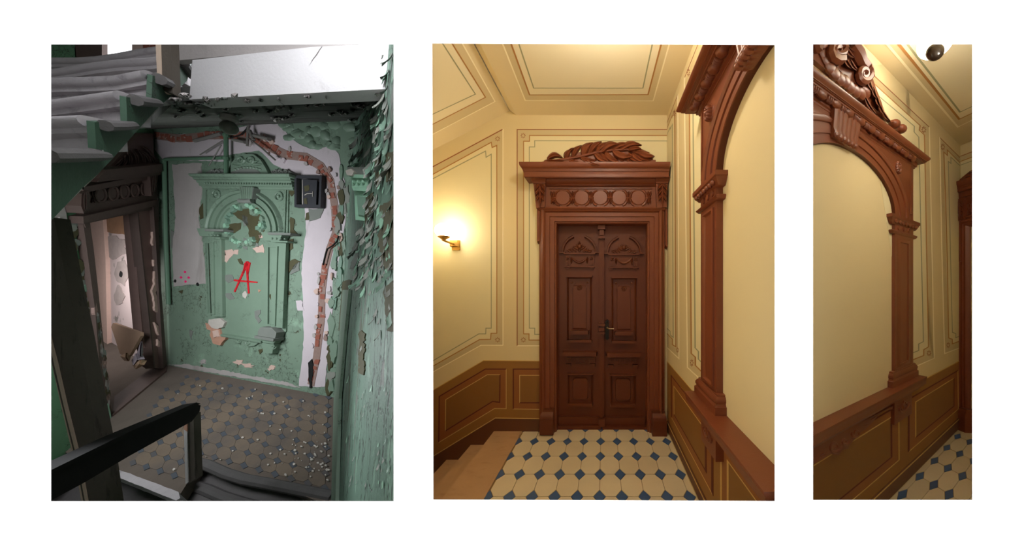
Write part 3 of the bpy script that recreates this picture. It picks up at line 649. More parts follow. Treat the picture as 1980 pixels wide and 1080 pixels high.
# ---- the double door
door = empty('door_1', (-0.02, ZK - DR, 0), 'closed brown carved double door with paired raised panels in the cream hall', 'door', kind='structure')
D2 = Surf((0, ZK - DR, 0), (1, 0, 0)); D2.n *= 1.7          # relief of the carving in bolder steps
for side, sg in ((0, 1), (1, -1)):
    X = (lambda x: x) if side == 0 else (lambda x: 2 * 1163.4 - x)            # the right leaf mirrors the left
    dy = 0 if side == 0 else 1.6
    def pt(x, y): return (X(x), y + dy)
    def poly(ps): return [pt(*p) for p in ps]
    xo = (1072, 1163.4) if side == 0 else (1163.4, 1256)
    leaf = MB().rect(D2, xo[0], 428, xo[1], 829, -0.045, 0.0).build('door_leaf', M['wood_dim'], door, smooth=0)
    W = M['wood_dim']
    def moul(path, prof, closed=False, name='moulding'):
        ps = [D2.uv(*pt(*p)) for p in path]
        if side == 1: ps = ps[::-1]
        return MB().sweep(D2, ps, prof, closed).build(name, W, leaf)
    def rc(x0, y0, x1, y1, d0, d1, name, pyr=None):
        q = poly([(x0, y0), (x1, y0), (x1, y1), (x0, y1)])
        return (MB().pyramid(D2, q, d0, d1, pyr) if pyr else MB().prism(D2, q, d0, d1)).build(name, W, leaf, smooth=0)
    arcp = [(0.030, 0), (0.030, 0.012), (0.024, 0.020), (0.016, 0.020), (0.014, 0.013), (0.006, 0.013), (0.004, 0.018), (0, 0.018), (0, 0)]
    for a0, a1 in ((180, 110), (70, 0)):
        path = [(1120.3 + 35 * math.cos(math.radians(a)), 487.5 - 35 * math.sin(math.radians(a))) for a in [a0 + (a1 - a0) * k / 9 for k in range(10)]]
        moul(path, [(-o, h) for o, h in arcp], name='lunette_arch')
    for x0, x1 in ((1081.5, 1093), (1147.5, 1158.5)): rc(x0, 486.5, x1, 488.8, 0, 0.024, 'lunette_foot')
    pal = MB(); c0 = (1120.3, 486)
    pal.leaf(D2, (1120.3, 486), (1120.3, 465.5), 7, 0.004, 0.005, n=5)
    for a, l, w in ((35, 15, 6), (62, 14, 5.5), (118, 14, 5.5), (145, 15, 6)):
        a = math.radians(a); pal.leaf(D2, pt(1120.3, 482), pt(1120.3 + l * math.cos(a), 484 - l * math.sin(a)), w, 0.003, 0.0045, n=4) if side == 0 else pal.leaf(D2, pt(1120.3, 482), pt(1120.3 + l * math.cos(a), 484 - l * math.sin(a)), w, 0.003, 0.0045, n=4)
    for s2 in (-1, 1):
        for k in range(3):
            x = 1120.3 + s2 * (9 + 5.2 * k)
            pal.leaf(D2, pt(x - s2 * 2, 486.5), pt(x + s2 * 5, 478.5 + 2.2 * k), 4.4, 0.003, 0.004, bend=0.12, n=4)
    pal.ball(D2.P(*pt(1120.3, 476), 0.012), D2.u * 0.022, D2.v * 0.026, D2.n * 0.010, 10, 6)
    pal.build('palmette', W, leaf)
    # garland tablet
    tb = rc(1091.5, 490, 1149.5, 515, 0, 0.012, 'garland_tablet')
    rc(1089.5, 488.6, 1151, 491.2, 0, 0.028, 'tablet_cap'); rc(1091, 513.6, 1150, 516, 0, 0.022, 'tablet_sill')
    for x0 in (1093, 1138.6):
        rc(x0, 493, x0 + 9, 513, 0.012, 0.018, 'tablet_block')
        mb = MB()
        for q in range(3): mb.prism(D2, poly([(x0 + 1 + q * 2.8, 505), (x0 + 2.6 + q * 2.8, 505), (x0 + 2.6 + q * 2.8, 512), (x0 + 1 + q * 2.8, 512)]), 0.018, 0.024)
        for q in range(4):
            aa = math.pi / 4 + q * math.pi / 2; mb.ball(D2.P(*pt(x0 + 4.5 + 2.2 * math.cos(aa), 499 + 2.4 * math.sin(aa)), 0.019), D2.u * 0.010, D2.v * 0.012, D2.n * 0.008, 6, 4)
        mb.build('block_carving', W, leaf)
    sw = [(1105 + 30.5 * t, 497.5 + 9.5 * math.sin(math.pi * t)) for t in [k / 8 for k in range(9)]]
    MB().tube([D2.P(*pt(*p), 0.016) for p in sw], [0.006 + 0.008 * math.sin(math.pi * k / 8) for k in range(9)], 7).build('garland', W, leaf)
    for x in (1105, 1135.5): MB().leaf(D2, pt(x, 496), pt(x, 510.5), 4.2, 0.012, 0.016, n=4).build('garland_drop', W, leaf)
    for x in (1094, 1141): MB().prism(D2, poly([(x, 516), (x + 8, 516), (x + 7, 518.6), (x + 1, 518.6)]), 0, 0.016).build('tablet_foot', W, leaf)
    # upper panel
    fm = [(0, 0), (0, 0.012), (-0.006, 0.017), (-0.012, 0.012), (-0.018, -0.004), (-0.018, -0.01)]
    moul([(1097, 661), (1097, 535), (1144, 535), (1144, 661)], fm, True, 'panel_moulding')
    rc(1095, 532.6, 1146, 536, 0, 0.03, 'panel_cap', 0.98); rc(1097, 655.5, 1145, 660.5, 0, 0.034, 'panel_sill', 0.97)
    rc(1107.5, 551, 1134, 636, 0, 0.005, 'raised_field', 0.95)
    ap = [(1120.5 + 13.5 * math.cos(math.radians(a)), 557 - 13.5 * math.sin(math.radians(a))) for a in range(180, -1, -20)]
    moul(ap, [(-0.004, 0), (-0.004, 0.007), (0.004, 0.007), (0.004, 0)], name='panel_arch')
    for x in (1105.3, 1136): MB().lathe(D2.P(*pt(x, 545.3), 0), D2.u, D2.v, D2.n, [(0.014, 0), (0.013, 0.008), (0.002, 0.011)], 12).build('button', W, leaf)
    ro = MB(); cxy = pt(1120.5, 556)
    for q in range(8):
        a = q * math.pi / 4; ro.leaf(D2, (cxy[0] + 1.2 * math.cos(a), cxy[1] + 1.2 * math.sin(a)), (cxy[0] + 6 * math.cos(a), cxy[1] + 6 * math.sin(a)), 4.2, 0.005, 0.004, n=4)
    ro.ball(D2.P(*cxy, 0.012), D2.u * 0.009, D2.v * 0.009, D2.n * 0.009, 8, 5); ro.build('rosette', W, leaf)
    rc(1103.5, 637, 1139, 644.5, 0, 0.045, 'ledge_block', 0.93)
    MB().prism(D2, poly([(1106, 644), (1136, 644), (1135, 649), (1128, 648), (1121, 651), (1114, 648), (1107, 649)]), 0, 0.012).build('ledge_apron', W, leaf)
    # ledge with key fret
    rc(1088, 677.5, 1155, 685.5, 0, 0.05, 'lock_rail_ledge', 0.95)
    rc(1093.5, 686.5, 1151, 701.5, 0, 0.010, 'fret_board')
    for q in range(5):
        x = 1097.5 + q * 10.3
        ky = [(x, 698.5), (x, 690), (x + 7.5, 690), (x + 7.5, 695.5), (x + 4, 695.5), (x + 4, 693.2)]
        moul(ky, [(-0.005, 0.010), (-0.005, 0.016), (0.005, 0.016), (0.005, 0.010)], name='key_fret')
    for x in (1094, 1140.5): rc(x, 702, x + 10.5, 707.5, 0, 0.016, 'fret_foot', 0.9)
    MB().prism(D2, poly([(1113, 702), (1132, 702), (1128, 705), (1122.5, 703.5), (1117, 705)]), 0, 0.01).build('fret_drop', W, leaf)
    # lower panel
    moul([(1099, 782), (1099, 722), (1146, 722), (1146, 782)], fm, True, 'panel_moulding')
    rc(1097, 719.8, 1148, 722.4, 0, 0.026, 'panel_cap', 0.98); rc(1099, 776, 1146.5, 782, 0, 0.034, 'panel_sill', 0.97)
    MB().pyramid(D2, poly([(1107.5, 733), (1112, 729), (1133, 729), (1137, 733), (1137, 768), (1133, 772), (1112, 772), (1107.5, 768)]), 0, 0.010, 0.94).build('raised_field', W, leaf, smooth=0)
    rc(1080, 803, 1161, 817, 0, 0.022, 'bottom_rail', 0.985)
    rc(1078, 817.5, 1162.5, 828.5, 0, 0.05, 'kick_board', 0.99)
ast = MB().rect(D2, 1158.5, 446, 1168, 806, 0, 0.034).build('astragal', M['wood_dim'], door, smooth=0)
for x0, y0, x1, y1, d1, nm in ((1157.2, 459.5, 1169.2, 463.5, 0.06, 'astragal_collar'), (1159.4, 447, 1167.2, 457, 0.046, 'astragal_block'), (1156.6, 623.5, 1170, 628.5, 0.06, 'astragal_collar'), (1158, 630, 1169, 638, 0.05, 'astragal_block'), (1157, 639, 1169.6, 642.5, 0.06, 'astragal_collar'), (1157.5, 803, 1170, 818, 0.055, 'astragal_foot'), (1156, 438, 1170.5, 446, 0.05, 'astragal_head')):
    MB().pyramid(D2, [(x0, y0), (x1, y0), (x1, y1), (x0, y1)], 0, d1, 0.94).build(nm, M['wood_dim'], ast, smooth=0)
MB().sweep(D2, [D2.uv(1163.3, 622), D2.uv(1163.3, 465)], [(-0.008, 0.03), (-0.008, 0.042), (0.008, 0.042), (0.008, 0.03)]).build('astragal_bead', M['wood_dim'], ast)
MB().sweep(D2, [D2.uv(1163.3, 802), D2.uv(1163.3, 644)], [(-0.008, 0.03), (-0.008, 0.042), (0.008, 0.042), (0.008, 0.03)]).build('astragal_bead', M['wood_dim'], ast)
hd = MB().prism(D2, [(1170.8, 621), (1174, 618.2), (1177.3, 621), (1177.3, 654), (1174, 657.5), (1170.8, 654)], 0, 0.045).build('handle_plate', M['iron'], door, label='black bronze handle plate')
MB().tube([D2.P(1174, 633, 0.04), D2.P(1174.4, 633.5, 0.075), D2.P(1177, 635, 0.08), D2.P(1187, 635.4, 0.08)], [0.009, 0.008, 0.007, 0.006], 8).build('lever', M['steel'], hd, label='worn metal lever')
MB().ball(D2.P(1174, 624, 0.045), D2.u * 0.010, D2.v * 0.012, D2.n * 0.012, 8, 6).build('keyhole_boss', M['iron'], hd)

# ---- wall sconce
sc = empty('wall_sconce', B2.P(880, 484), 'lit brass wall sconce with round opal globe on the cream wall', 'wall lamp')
MB().prism(B2, [(873.5, 464), (889, 464), (889, 483), (874, 483)], 0, 0.012).build('backplate', M['brass'], sc, smooth=0)
MB().pyramid(B2, [(871.5, 463.8), (888.4, 463.8), (888.4, 477.2), (871.5, 477.2)], 0.012, 0.05, 0.82).build('wall_box', M['brass'], sc, smooth=0)
P0 = B2.P(877, 471.5, 0.05); P1 = B2.P(858, 464.5, 0.17)
MB().tube([P0, P0 + B2.n * 0.03, P1, P1 + Vector((0, 0, 0.02))], 0.011, 8).build('arm', M['brass'], sc)
MB().lathe(P1, B2.u, B2.n, B2.v, [(0.016, -0.004), (0.02, 0.01), (0.052, 0.03), (0.056, 0.04), (0.048, 0.044), (0.01, 0.044)], 18).build('gallery', M['brass'], sc)
MB().ball(P1 + Vector((0, 0, 0.096)), B2.u * 0.080, B2.n * 0.080, B2.v * 0.068, 24, 16).build('globe_shade', M['globe'], sc, label='glowing white opal globe')

# ------------------------------------------------------------------ right view: the niche wall of the hall beyond
V3 = (2121.0, 559.0)
C3 = Vector((3.72, 3.235, 0)); DA = Vector((954, 600, 0)).normalized(); DB = Vector((33, 600, 0)).normalized()
W3 = Surf(C3, DA, ku=0.3); E3 = Surf(C3, -DB, ku=1.0); CEIL3 = 2.934
ua = (1.436 - C3.y) / DA.y                             # where this wall starts, behind the mount
mb = MB(); mb.prismuv(W3, [(ua, -0.1), (0.05, -0.1), (0.05, 3.1), (ua, 3.1)], -0.05, 0)
wall3 = mb.build('wall_back', M['cream'], kind='structure', smooth=0)
mb = MB(); mb.prismuv(E3, [(-0.05, -0.1), (2.19, -0.1), (2.19, 3.1), (-0.05, 3.1)], -0.05, 0)
wall3e = mb.build('wall_right', M['cream'], kind='structure', smooth=0)
ps = W3.at(ua, 0); pe = E3.at(2.19, 0)
mb = MB(); mb.slab([Vector((ps.x, ps.y, -0.1)), Vector((0.673, Y0, -0.1)), Vector((0.673, Y0, 3.1)), Vector((ps.x, ps.y, 3.1))], Vector((-0.006, 0, 0)))
mb.build('wall_left', M['cream'], kind='structure', smooth=0)
flr = [Vector((0.668, Y0, 0)), Vector((pe.x + .03, Y0, 0)), C3 + Vector((.06, .05, 0)), Vector((ps.x - .03, ps.y + .02, 0))]
mb = MB(); mb.slab([p + Vector((0, 0, -0.006)) for p in flr], Vector((0, 0, -0.05))); floor3 = mb.build('floor', M['grout'], kind='structure', smooth=0)
mb = MB(); mb.slab([p + Vector((0, 0, CEIL3)) for p in flr], Vector((0, 0, 0.05))); ceil3 = mb.build('ceiling', M['ceil'], kind='structure', smooth=0)
C3s = Surf((0, 0, CEIL3), (1, 0, 0), (0, -1, 0))
Q3, Q3b = (1852.3, 245.4), (1895, 224)
def l3(x, y, x1): return (x1, V3[1] + (y - V3[1]) * (x1 - V3[0]) / (x - V3[0]))
field(C3s, [l3(1716, 85.7, 1690), Q3, Q3b, (1895, 60)], 'ceil_band', ceil3)
field(C3s, [l3(1738.4, 85.7, 1712), (1855, 230), (1895, 211), (1895, 60)], 'ceil_field', ceil3, 0.0012)
pline(C3s, [l3(1716, 85.7, 1690), Q3, Q3b], 0.012, 'l_white', ceil3)
pline(C3s, [l3(1738.4, 85.7, 1712), (1855, 230), (1895, 211)], 0.013, 'l_ochre', ceil3, d=0.002)
pline(C3s, [l3(1755, 85.7, 1730), (1856.4, 216.3), (1895, 198)], 0.010, 'l_grey', ceil3, d=0.002)
# painted panels of the niche wall
field(W3, [(1670, 128), (1796.5, 246), (1805.5, 692), (1752, 716), (1752, 120)], 'olive_band', wall3)
field(W3, [(1672, 146), (1778.7, 242.7), (1777.3, 252), (1787, 261), (1794.8, 670), (1785.6, 675.6), (1785.6, 686.7), (1755, 699)], 'cream_light', wall3, 0.0012)
pline(W3, [(1665, 123), (1796.7, 246)], 0.007, 'l_brown', wall3); pline(W3, [(1796.5, 245), (1800, 400), (1806, 692), (1752, 716)], 0.008, 'l_white', wall3)
pline(W3, [(1672, 146), (1778.7, 242.7), (1777.3, 252), (1787, 261), (1794.8, 670), (1785.6, 675.6), (1785.6, 686.7), (1752, 700)], 0.008, 'l_ochre', wall3, d=0.002)
pline(W3, [(1680, 170), (1767.5, 244), (1767, 255), (1776, 265), (1785, 660), (1775.9, 664.4), (1775.9, 677), (1752, 687)], 0.007, 'l_grey', wall3, d=0.002)
flower(W3, 1786.5, 250.5, 7, wall3, rx=5); flower(W3, 1796.5, 682.5, 6, wall3, rx=4.5)
field(W3, [(1817, 266.3), (1855.5, 304), (1856.2, 671), (1826.4, 682.5)], 'olive_band', wall3)
field(W3, [(1824.6, 294), (1831.2, 300.5), (1831.2, 290), (1855.5, 313.5), (1856, 658.5), (1841, 664), (1841, 655), (1834, 653)], 'cream_light', wall3, 0.0012)
pline(W3, [(1817, 266), (1855.6, 304)], 0.008, 'l_brown', wall3); pline(W3, [(1817, 265.5), (1821, 480), (1826.4, 683), (1856.2, 671.5)], 0.008, 'l_white', wall3)
pline(W3, [(1855.5, 314), (1831.3, 290), (1831.3, 300.5), (1824.6, 294), (1830, 450), (1834, 653), (1841, 655.5), (1841, 664.3), (1856, 658.6)], 0.009, 'l_ochre', wall3, d=0.002)
pline(W3, [(1855.5, 320), (1838, 303.8), (1838.3, 316), (1833, 312), (1841, 642), (1847.6, 644.5), (1847.6, 652.5), (1856, 649)], 0.008, 'l_grey', wall3, d=0.002)
flower(W3, 1823.3, 283.8, 7, wall3, rx=4.5); flower(W3, 1833.6, 667, 6, wall3, rx=4)
def e3(x, y, x1): return (x1, y + (y - PY) * (x1 - x) / (x - 1200.0))
field(E3, [(1857.4, 301), e3(1857.4, 301, 1900), (1900, 600), (1857.6, 600)], 'olive_band', wall3e)
field(E3, [(1857.4, 312), e3(1857.4, 312, 1900), (1900, 600), (1857.6, 600)], 'cream_light', wall3e, 0.0012)
pline(E3, [(1857.4, 302), e3(1857.4, 302, 1900)], 0.008, 'l_brown', wall3e); pline(E3, [(1857.4, 312), e3(1857.4, 312, 1900)], 0.008, 'l_ochre', wall3e, d=0.002)
pline(E3, [(1857.4, 319), e3(1857.4, 319, 1900)], 0.007, 'l_grey', wall3e, d=0.002)
# dado and skirting
DG3, BG3, BB3 = (1860.6, 694.4), (1863.4, 799.2), (1860.6, 822.2)
field(W3, [l3(*DG3, 1857), l3(*DG3, 1560), l3(*BG3, 1560), l3(*BG3, 1857)], 'dado', wall3, 0.001, 'dado_field')
pline(W3, [l3(*DG3, 1740), l3(*DG3, 1857)], 0.0065, 'l_gold', wall3, d=0.003)
a = [(1851.5, 716), l3(1851.5, 716, 1756.4), l3(1853, 789.4, 1756.4), (1852.5, 789.8)]
field(W3, a, 'dado_band', wall3, 0.0016, 'dado_band'); pline(W3, [a[0], a[1], a[2]], 0.010, 'l_dark', wall3, d=0.003); pline(W3, [a[2], a[3], a[0]], 0.0065, 'l_gold', wall3, d=0.003)
b_ = [(1844, 730.6), l3(1844, 730.6, 1769.8), l3(1844, 784.4, 1769.8), (1844, 784.4)]
field(W3, b_, 'dado_field', wall3, 0.0022, 'dado_field'); pline(W3, [b_[0], b_[1], b_[2]], 0.0065, 'l_gold', wall3, d=0.003); pline(W3, [b_[2], b_[3], b_[0]], 0.009, 'l_dark', wall3, d=0.003)
a = [l3(1851.5, 716, 1737), l3(1851.5, 716, 1560), l3(1853, 789.4, 1560), l3(1853, 789.4, 1737.5)]
field(W3, a, 'dado_band', wall3, 0.0016, 'dado_band'); pline(W3, [a[1], a[0]], 0.010, 'l_dark', wall3, d=0.003); pline(W3, [a[0], a[3], a[2]], 0.0065, 'l_gold', wall3, d=0.003)
b_ = [l3(1844, 730.6, 1722.5), l3(1844, 730.6, 1560), l3(1844, 784.4, 1560), l3(1844, 784.4, 1723)]
field(W3, b_, 'dado_field', wall3, 0.0022, 'dado_field'); pline(W3, [b_[1], b_[0]], 0.0065, 'l_gold', wall3, d=0.003); pline(W3, [b_[0], b_[3], b_[2]], 0.009, 'l_dark', wall3, d=0.003)
mb = MB().prism(W3, [l3(*BG3, 1857), l3(*BG3, 1570), l3(*BB3, 1570), l3(*BB3, 1857)], -0.01, 0.006)
bb = mb.build('baseboard_back', M['base'], kind='structure', smooth=0)
pline(W3, [l3(*BG3, 1857), l3(*BG3, 1570)], 0.0065, 'l_gold', bb, d=0.009)
# floor tiles
A3, B3_ = Vector((.342, .2145, 0)), Vector((-.005, -.106, 0)); O3_ = Vector((3.471, 3.042, 0)); cl = []
for i in range(-7, 3):
    for j in range(-2, 20):
        c = O3_ + A3 * (i + .5) + B3_ * (j + .5)
        if -0.05 < (c - W3.o).dot(W3.n) and -0.02 < (c - E3.o).dot(E3.n) and c.y > 1.12 and c.x > 1.0: cl.append((i, j))
tiling(floor3, O3_, A3, B3_, (0, 0, 1), cl, [M['tile_b'], M['tile'], M['tile_b']], M['inlay'], flat=0.0008)

# ---- the two carved arched niche surrounds
def arch_case(S, uin, dr, kq, kd, vs, va, vc, uc, aell, bell, uend, label, shelf_label, kshelf, eggs, ku, key, ros, capk=1.0):
    G = Surf(S.o, S.u, ku=ku); W = M['wood']
    U = lambda q: uin + dr * q * kq
    def box(q0, v0, q1, v1, d0, d1, name, par, pyr=None):
        p = [(U(q0), v0), (U(q1), v0), (U(q1), v1), (U(q0), v1)]
        mb = MB().prismuv(G, p, d0 * kd, d1 * kd)
        return mb.build(name, W, par, smooth=0)
    def hd(q0, q1, v, prof, name, par, kk=1.0):
        ua_, ub_ = sorted((U(q0), U(q1)))
        return MB().hood(G, (ua_, v), (ub_, v), [(w, d * kd) for w, d in prof], kk * kq / kd).build(name, W, par)
    root = empty('arched_niche_surround', G.at(U(0.13), vs, 0.02), label, 'niche surround', None)
    sh = empty('carved_shelf', G.at(U(0.13), vs - 0.2, 0.02), shelf_label, 'shelf', None)
    # shelf board with moulded edge, bracket and apron
    q1 = 0.34; qe = (uend - uin) * dr / kq
    k = kshelf
    hd(qe, q1 - 0.04 * k, vs, [(0, 0.12 * k), (-0.012, 0.12 * k), (-0.02, 0.114 * k), (-0.055, 0.112 * k), (-0.06, 0.10 * k), (-0.072, 0.09 * k), (-0.085, 0.065 * k), (-0.09, 0.06 * k), (-0.10, 0.055 * k)], 'shelf_board', sh, 0.35)
    br = box(-0.015, vs - 0.263, 0.235, vs - 0.10, 0, 0.045, 'bracket', sh)
    cq = lambda q, v: G.at(U(q), v, 0.047 * kd)
    for s_ in (-1, 1):
        pts = [cq(0.11 + s_ * 0.075 * math.cos(t * 0.55) * (1 - t / 12), vs - 0.165 - 0.05 * math.sin(t * 0.55) * (1 - t / 12)) for t in range(0, 9)]
        MB().tube(pts, 0.009, 6).build('bracket_scroll', W, br)
    MB().ball(cq(0.11, vs - 0.16), G.u * 0.02 * kq, G.v * 0.035, G.n * 0.012 * kd, 10, 6).build('bracket_boss', W, br)
    # pilaster: base, shaft with sunk panel, capital
    bs = box(-0.053, vs, 0.322, vs + 0.042, 0, 0.062, 'pilaster_base', root)
    hd(-0.0, 0.268, vs + 0.042, [(0.06, 0.036), (0.058, 0.042), (0.05, 0.042), (0.046, 0.05), (0.034, 0.058), (0.02, 0.058), (0.012, 0.052), (0.0, 0.06)], 'base_moulding', bs, 0.75)
    zt = va - 0.135 * capk
    sf = box(0.0, vs + 0.09, 0.268, zt + 0.01, 0, 0.036, 'pilaster_shaft', root)
    fr_ = [(U(0.05), vs + 0.13), (U(0.05), zt - 0.045), (U(0.20), zt - 0.045), (U(0.20), vs + 0.13)]
    prof = [(-0.012, 0.036 * kd), (-0.012, 0.046 * kd), (0.0, 0.048 * kd), (0.006, 0.040 * kd), (0.012, 0.0365 * kd)]
    MB().sweep(G, fr_ if dr < 0 else fr_, prof, True).build('shaft_panel_moulding', W, sf)
    cp = box(0.0, zt, 0.268, va - 0.005, 0, 0.037, 'capital', root)
    hd(0.0, 0.268, zt, [(0.022, 0.037), (0.018, 0.05), (0.012, 0.056), (0.004, 0.05), (-0.004, 0.042), (-0.006, 0.036)], 'capital_astragal', cp, 0.8)
    hd(0.0, 0.268, va, [(0.0, 0.069), (-0.024 * capk, 0.069), (-0.028 * capk, 0.062), (-0.038 * capk, 0.058), (-0.055 * capk, 0.048), (-0.068 * capk, 0.038), (-0.07 * capk, 0.035)], 'abacus', cp, 1.0)
    for q in (0.05, 0.125, 0.20):
        MB().lathe(G.at(U(q), zt + 0.048 * capk, 0.037 * kd), G.u * kq * 0.9, G.v, G.n * kd, [(0.019, 0), (0.018, 0.009), (0.003, 0.012)], 12).build('capital_button', W, cp)
    for q in range(7):
        MB().ball(G.at(U(-0.005 + 0.048 * q), va - 0.047 * capk, 0.058 * kd), G.u * 0.019 * kq, G.v * 0.015, G.n * 0.014 * kd, 9, 6).build('egg_bead', W, cp)
    # spandrel plate with the arch cut out, and the archivolt mouldings
    vt = vc - 0.05
    el = [(uc - dr * aell * -1 * math.cos(t), va + bell * math.sin(t)) for t in [k_ * math.pi / 40 for k_ in range(41)]]
    el = [p for p in el if (p[0] - uend) * dr > 0]
    el = sorted(el, key=lambda p: p[0] * dr)          # from the far end of the niche to the springing
    out = [(U(0.268), va), (U(0.268), vt), (uend, vt)] + ([(uend, el[0][1])] if abs(el[0][0] - uend) > 1e-3 else []) + el
    sp = MB().prismuv(G, out, 0, 0.036 * kd).build('spandrel', W, root, smooth=0)
    z_ = [(0.0, 0.0), (0.0, 0.042), (0.026, 0.042), (0.028, 0.030), (0.034, 0.030), (0.036, 0.047), (0.072, 0.047), (0.074, 0.034), (0.080, 0.034), (0.082, 0.050), (0.094, 0.060), (0.106, 0.050), (0.110, 0.036), (0.110, 0.0)]
    sgn = 1 if dr > 0 else -1
    MB().sweep(G, [p for p in el if (p[0] - uend) * dr > 0.1 * kq or dr < 0], [(sgn * o * 1.15, h * kd) for o, h in z_]).build('archivolt', W, root)
    # spandrel frame mouldings and rosette
    ru, rv = ros
    MB().sweep(G, [(U(0.235), va + 0.05), (U(0.235), vt - 0.03), (uc + dr * 0.25 * aell, vt - 0.03)], [(-0.006, 0.036 * kd), (-0.006, 0.044 * kd), (0.006, 0.044 * kd), (0.006, 0.036 * kd)]).build('spandrel_moulding', W, sp)
    ro = MB(); rs = 0.045
    for q in range(12):
        t = q * math.pi / 6; ro.ball(G.at(ru + rs * kq * 0.75 * math.cos(t) * 0.72, rv + rs * math.sin(t) * 0.72, 0.043 * kd), G.u * 0.013 * kq * 0.8, G.v * 0.014, G.n * 0.030 * kd, 7, 5)
    ro.ball(G.at(ru, rv, 0.045 * kd), G.u * 0.020 * kq * 0.8, G.v * 0.020, G.n * 0.036 * kd, 10, 6)
    ro.lathe(G.at(ru, rv, 0.036 * kd), G.u * kq * 0.75, G.v, G.n * kd, [(0.048, 0), (0.044, 0.006), (0.03, 0.006)], 16)
    ro.build('rosette', W, sp)
    # entablature: cornice with roll, fillets and the row of eggs
    P_ = [(0, 0.16), (-0.004, 0.166), (-0.014, 0.168), (-0.024, 0.160), (-0.030, 0.146), (-0.034, 0.139), (-0.038, 0.139), (-0.038, 0.130), (-0.042, 0.130), (-0.044, 0.118), (-0.050, 0.116), (-0.050, 0.062), (-0.072, 0.056), (-0.080, 0.056), (-0.084, 0.042), (-0.092, 0.040), (-0.096, 0.03)]
    ub_ = U(0.268)
    pts = sorted([ub_, uend])
    kout = kq / kd * 0.62
    mb = MB().hood(G, (pts[0], vc), (pts[1], vc), [(w, d * kd) for w, d in P_], (kout if dr < 0 else 0.0), (kout if dr > 0 else 0.0))
    cn_ = mb.build('cornice', W, root)
    for n, (uu, vv, dd) in enumerate(eggs):
        e_ = MB().ball(G.at(uu, vv, dd), G.u * 0.036 * kq / 1.0, G.v * 0.027, G.n * 0.034 * kd, 12, 8).build('egg_moulding', W, cn_)
        if n < len(eggs) - 1:
            u2 = eggs[n + 1][0]
            for f_ in (0.38, 0.5, 0.62):
                MB().ball(G.at(uu + (u2 - uu) * f_, vv, dd), G.u * 0.007 * kq, G.v * 0.023, G.n * 0.029 * kd, 8, 6).build('bead_disc', W, cn_)
    # fluted keystone
    mb = MB(); n = 6
    (ka, kb), (kc, kd_) = key
    vb = va + bell - 0.005
    vtop = vt + 0.0
    rows = [(0.0, 0.085), (0.35, 0.080), (0.7, 0.070), (0.85, 0.085), (1.0, 0.06)]
    vsx = []; fs = []
    cols = n * 4 + 1
    for t, dd in rows:
        for c in range(cols):
            f_ = c / (cols - 1); w = (ka + (kc - ka) * t) * (1 - f_) + (kb + (kd_ - kb) * t) * f_
            vsx.append(G.at(w, vtop + (vb - vtop) * t, (dd + 0.012 * abs(math.sin(math.pi * n * f_))) * kd))
    for i in range(len(rows) - 1):
        for c in range(cols - 1): fs.append((i * cols + c, i * cols + c + 1, (i + 1) * cols + c + 1, (i + 1) * cols + c))
    bo = list(range(cols)) + [i * cols + cols - 1 for i in range(1, len(rows))] + [(len(rows) - 1) * cols + c for c in range(cols - 2, -1, -1)] + [i * cols for i in range(len(rows) - 2, 0, -1)]
    nb = len(vsx); vsx += [vsx[i] - G.n * ((vsx[i] - G.o).dot(G.n) - 0.02 * kd) for i in bo]; kk_ = len(bo)
    fs += [(bo[i], bo[(i + 1) % kk_], nb + (i + 1) % kk_, nb + i) for i in range(kk_)]
    ks = mb.add(vsx, fs).build('keystone', W, root, smooth=60)
    for c in range(n):
        f_ = (c + .5) / n; MB().ball(G.at((kc) * (1 - f_) + kd_ * f_, vb + 0.012, 0.078 * kd), G.u * abs(kd_ - kc) / n * 0.55, G.v * 0.018, G.n * 0.024 * kd, 8, 6).build('keystone_bead', W, ks)
    return root, sh, G, U

eg = [R2.uv(*p, 0.076) for p in ((1343.5, 206.6), (1353.2, 185.7), (1365.7, 160.7), (1380, 135.7), (1397.7, 101))]
du = (eg[4][0] - eg[0][0]) / 4; eggs2 = [(eg[0][0] + du * k, 2.582, 0.076) for k in range(8)]
rt2, sh2, G2, U2 = arch_case(R2, ZK - 1.678, -1, 1.0, 1.0, 0.783, 2.064, 2.633, 1.93, 0.458, 0.305, 2.09,
    'brown carved arched surround on the wall to the right of the hall door', 'long brown shelf with carved bracket below the blank niche beside the double door', 1.0, eggs2, 0.6, ((1.81, 2.05), (1.84, 2.02)), R2.uv(1372, 219, 0.045))
eg = [W3.uv(x, y, 0.040) for x, y in ((1588.4, 181.6), (1614.8, 200.2), (1639.2, 216.3), (1662.6, 232.4), (1682, 246.8), (1701.4, 260.7), (1719.5, 273.2), (1735.6, 285), (1751, 295.4), (1764.8, 304.3))]
ev = sum(e[1] for e in eg) / len(eg); du = (eg[9][0] - eg[0][0]) / 9
eggs3 = [(eg[0][0] + du * k, ev, 0.040) for k in range(9, -2, -1)]
kx = [W3.uv(x, y, 0.04)[0] for x, y in ((1614.8, 212), (1666, 248), (1659, 290), (1614.8, 265))]
rt3, sh3, G3, U3 = arch_case(W3, -2.035, 1, 1.5, 0.47, 0.778, 1.953, ev + 0.052, -2.71, 0.675, 0.285, -3.37,
    'brown carved arched surround with shell cartouche crest and rosette in the spandrel', 'brown shelf with scrolled apron below the blank niche under the shell crest', 1.22, eggs3, 0.4, ((kx[0], kx[1]), (kx[3], kx[2])), W3.uv(1736.4, 323.8, 0.02), 0.9)
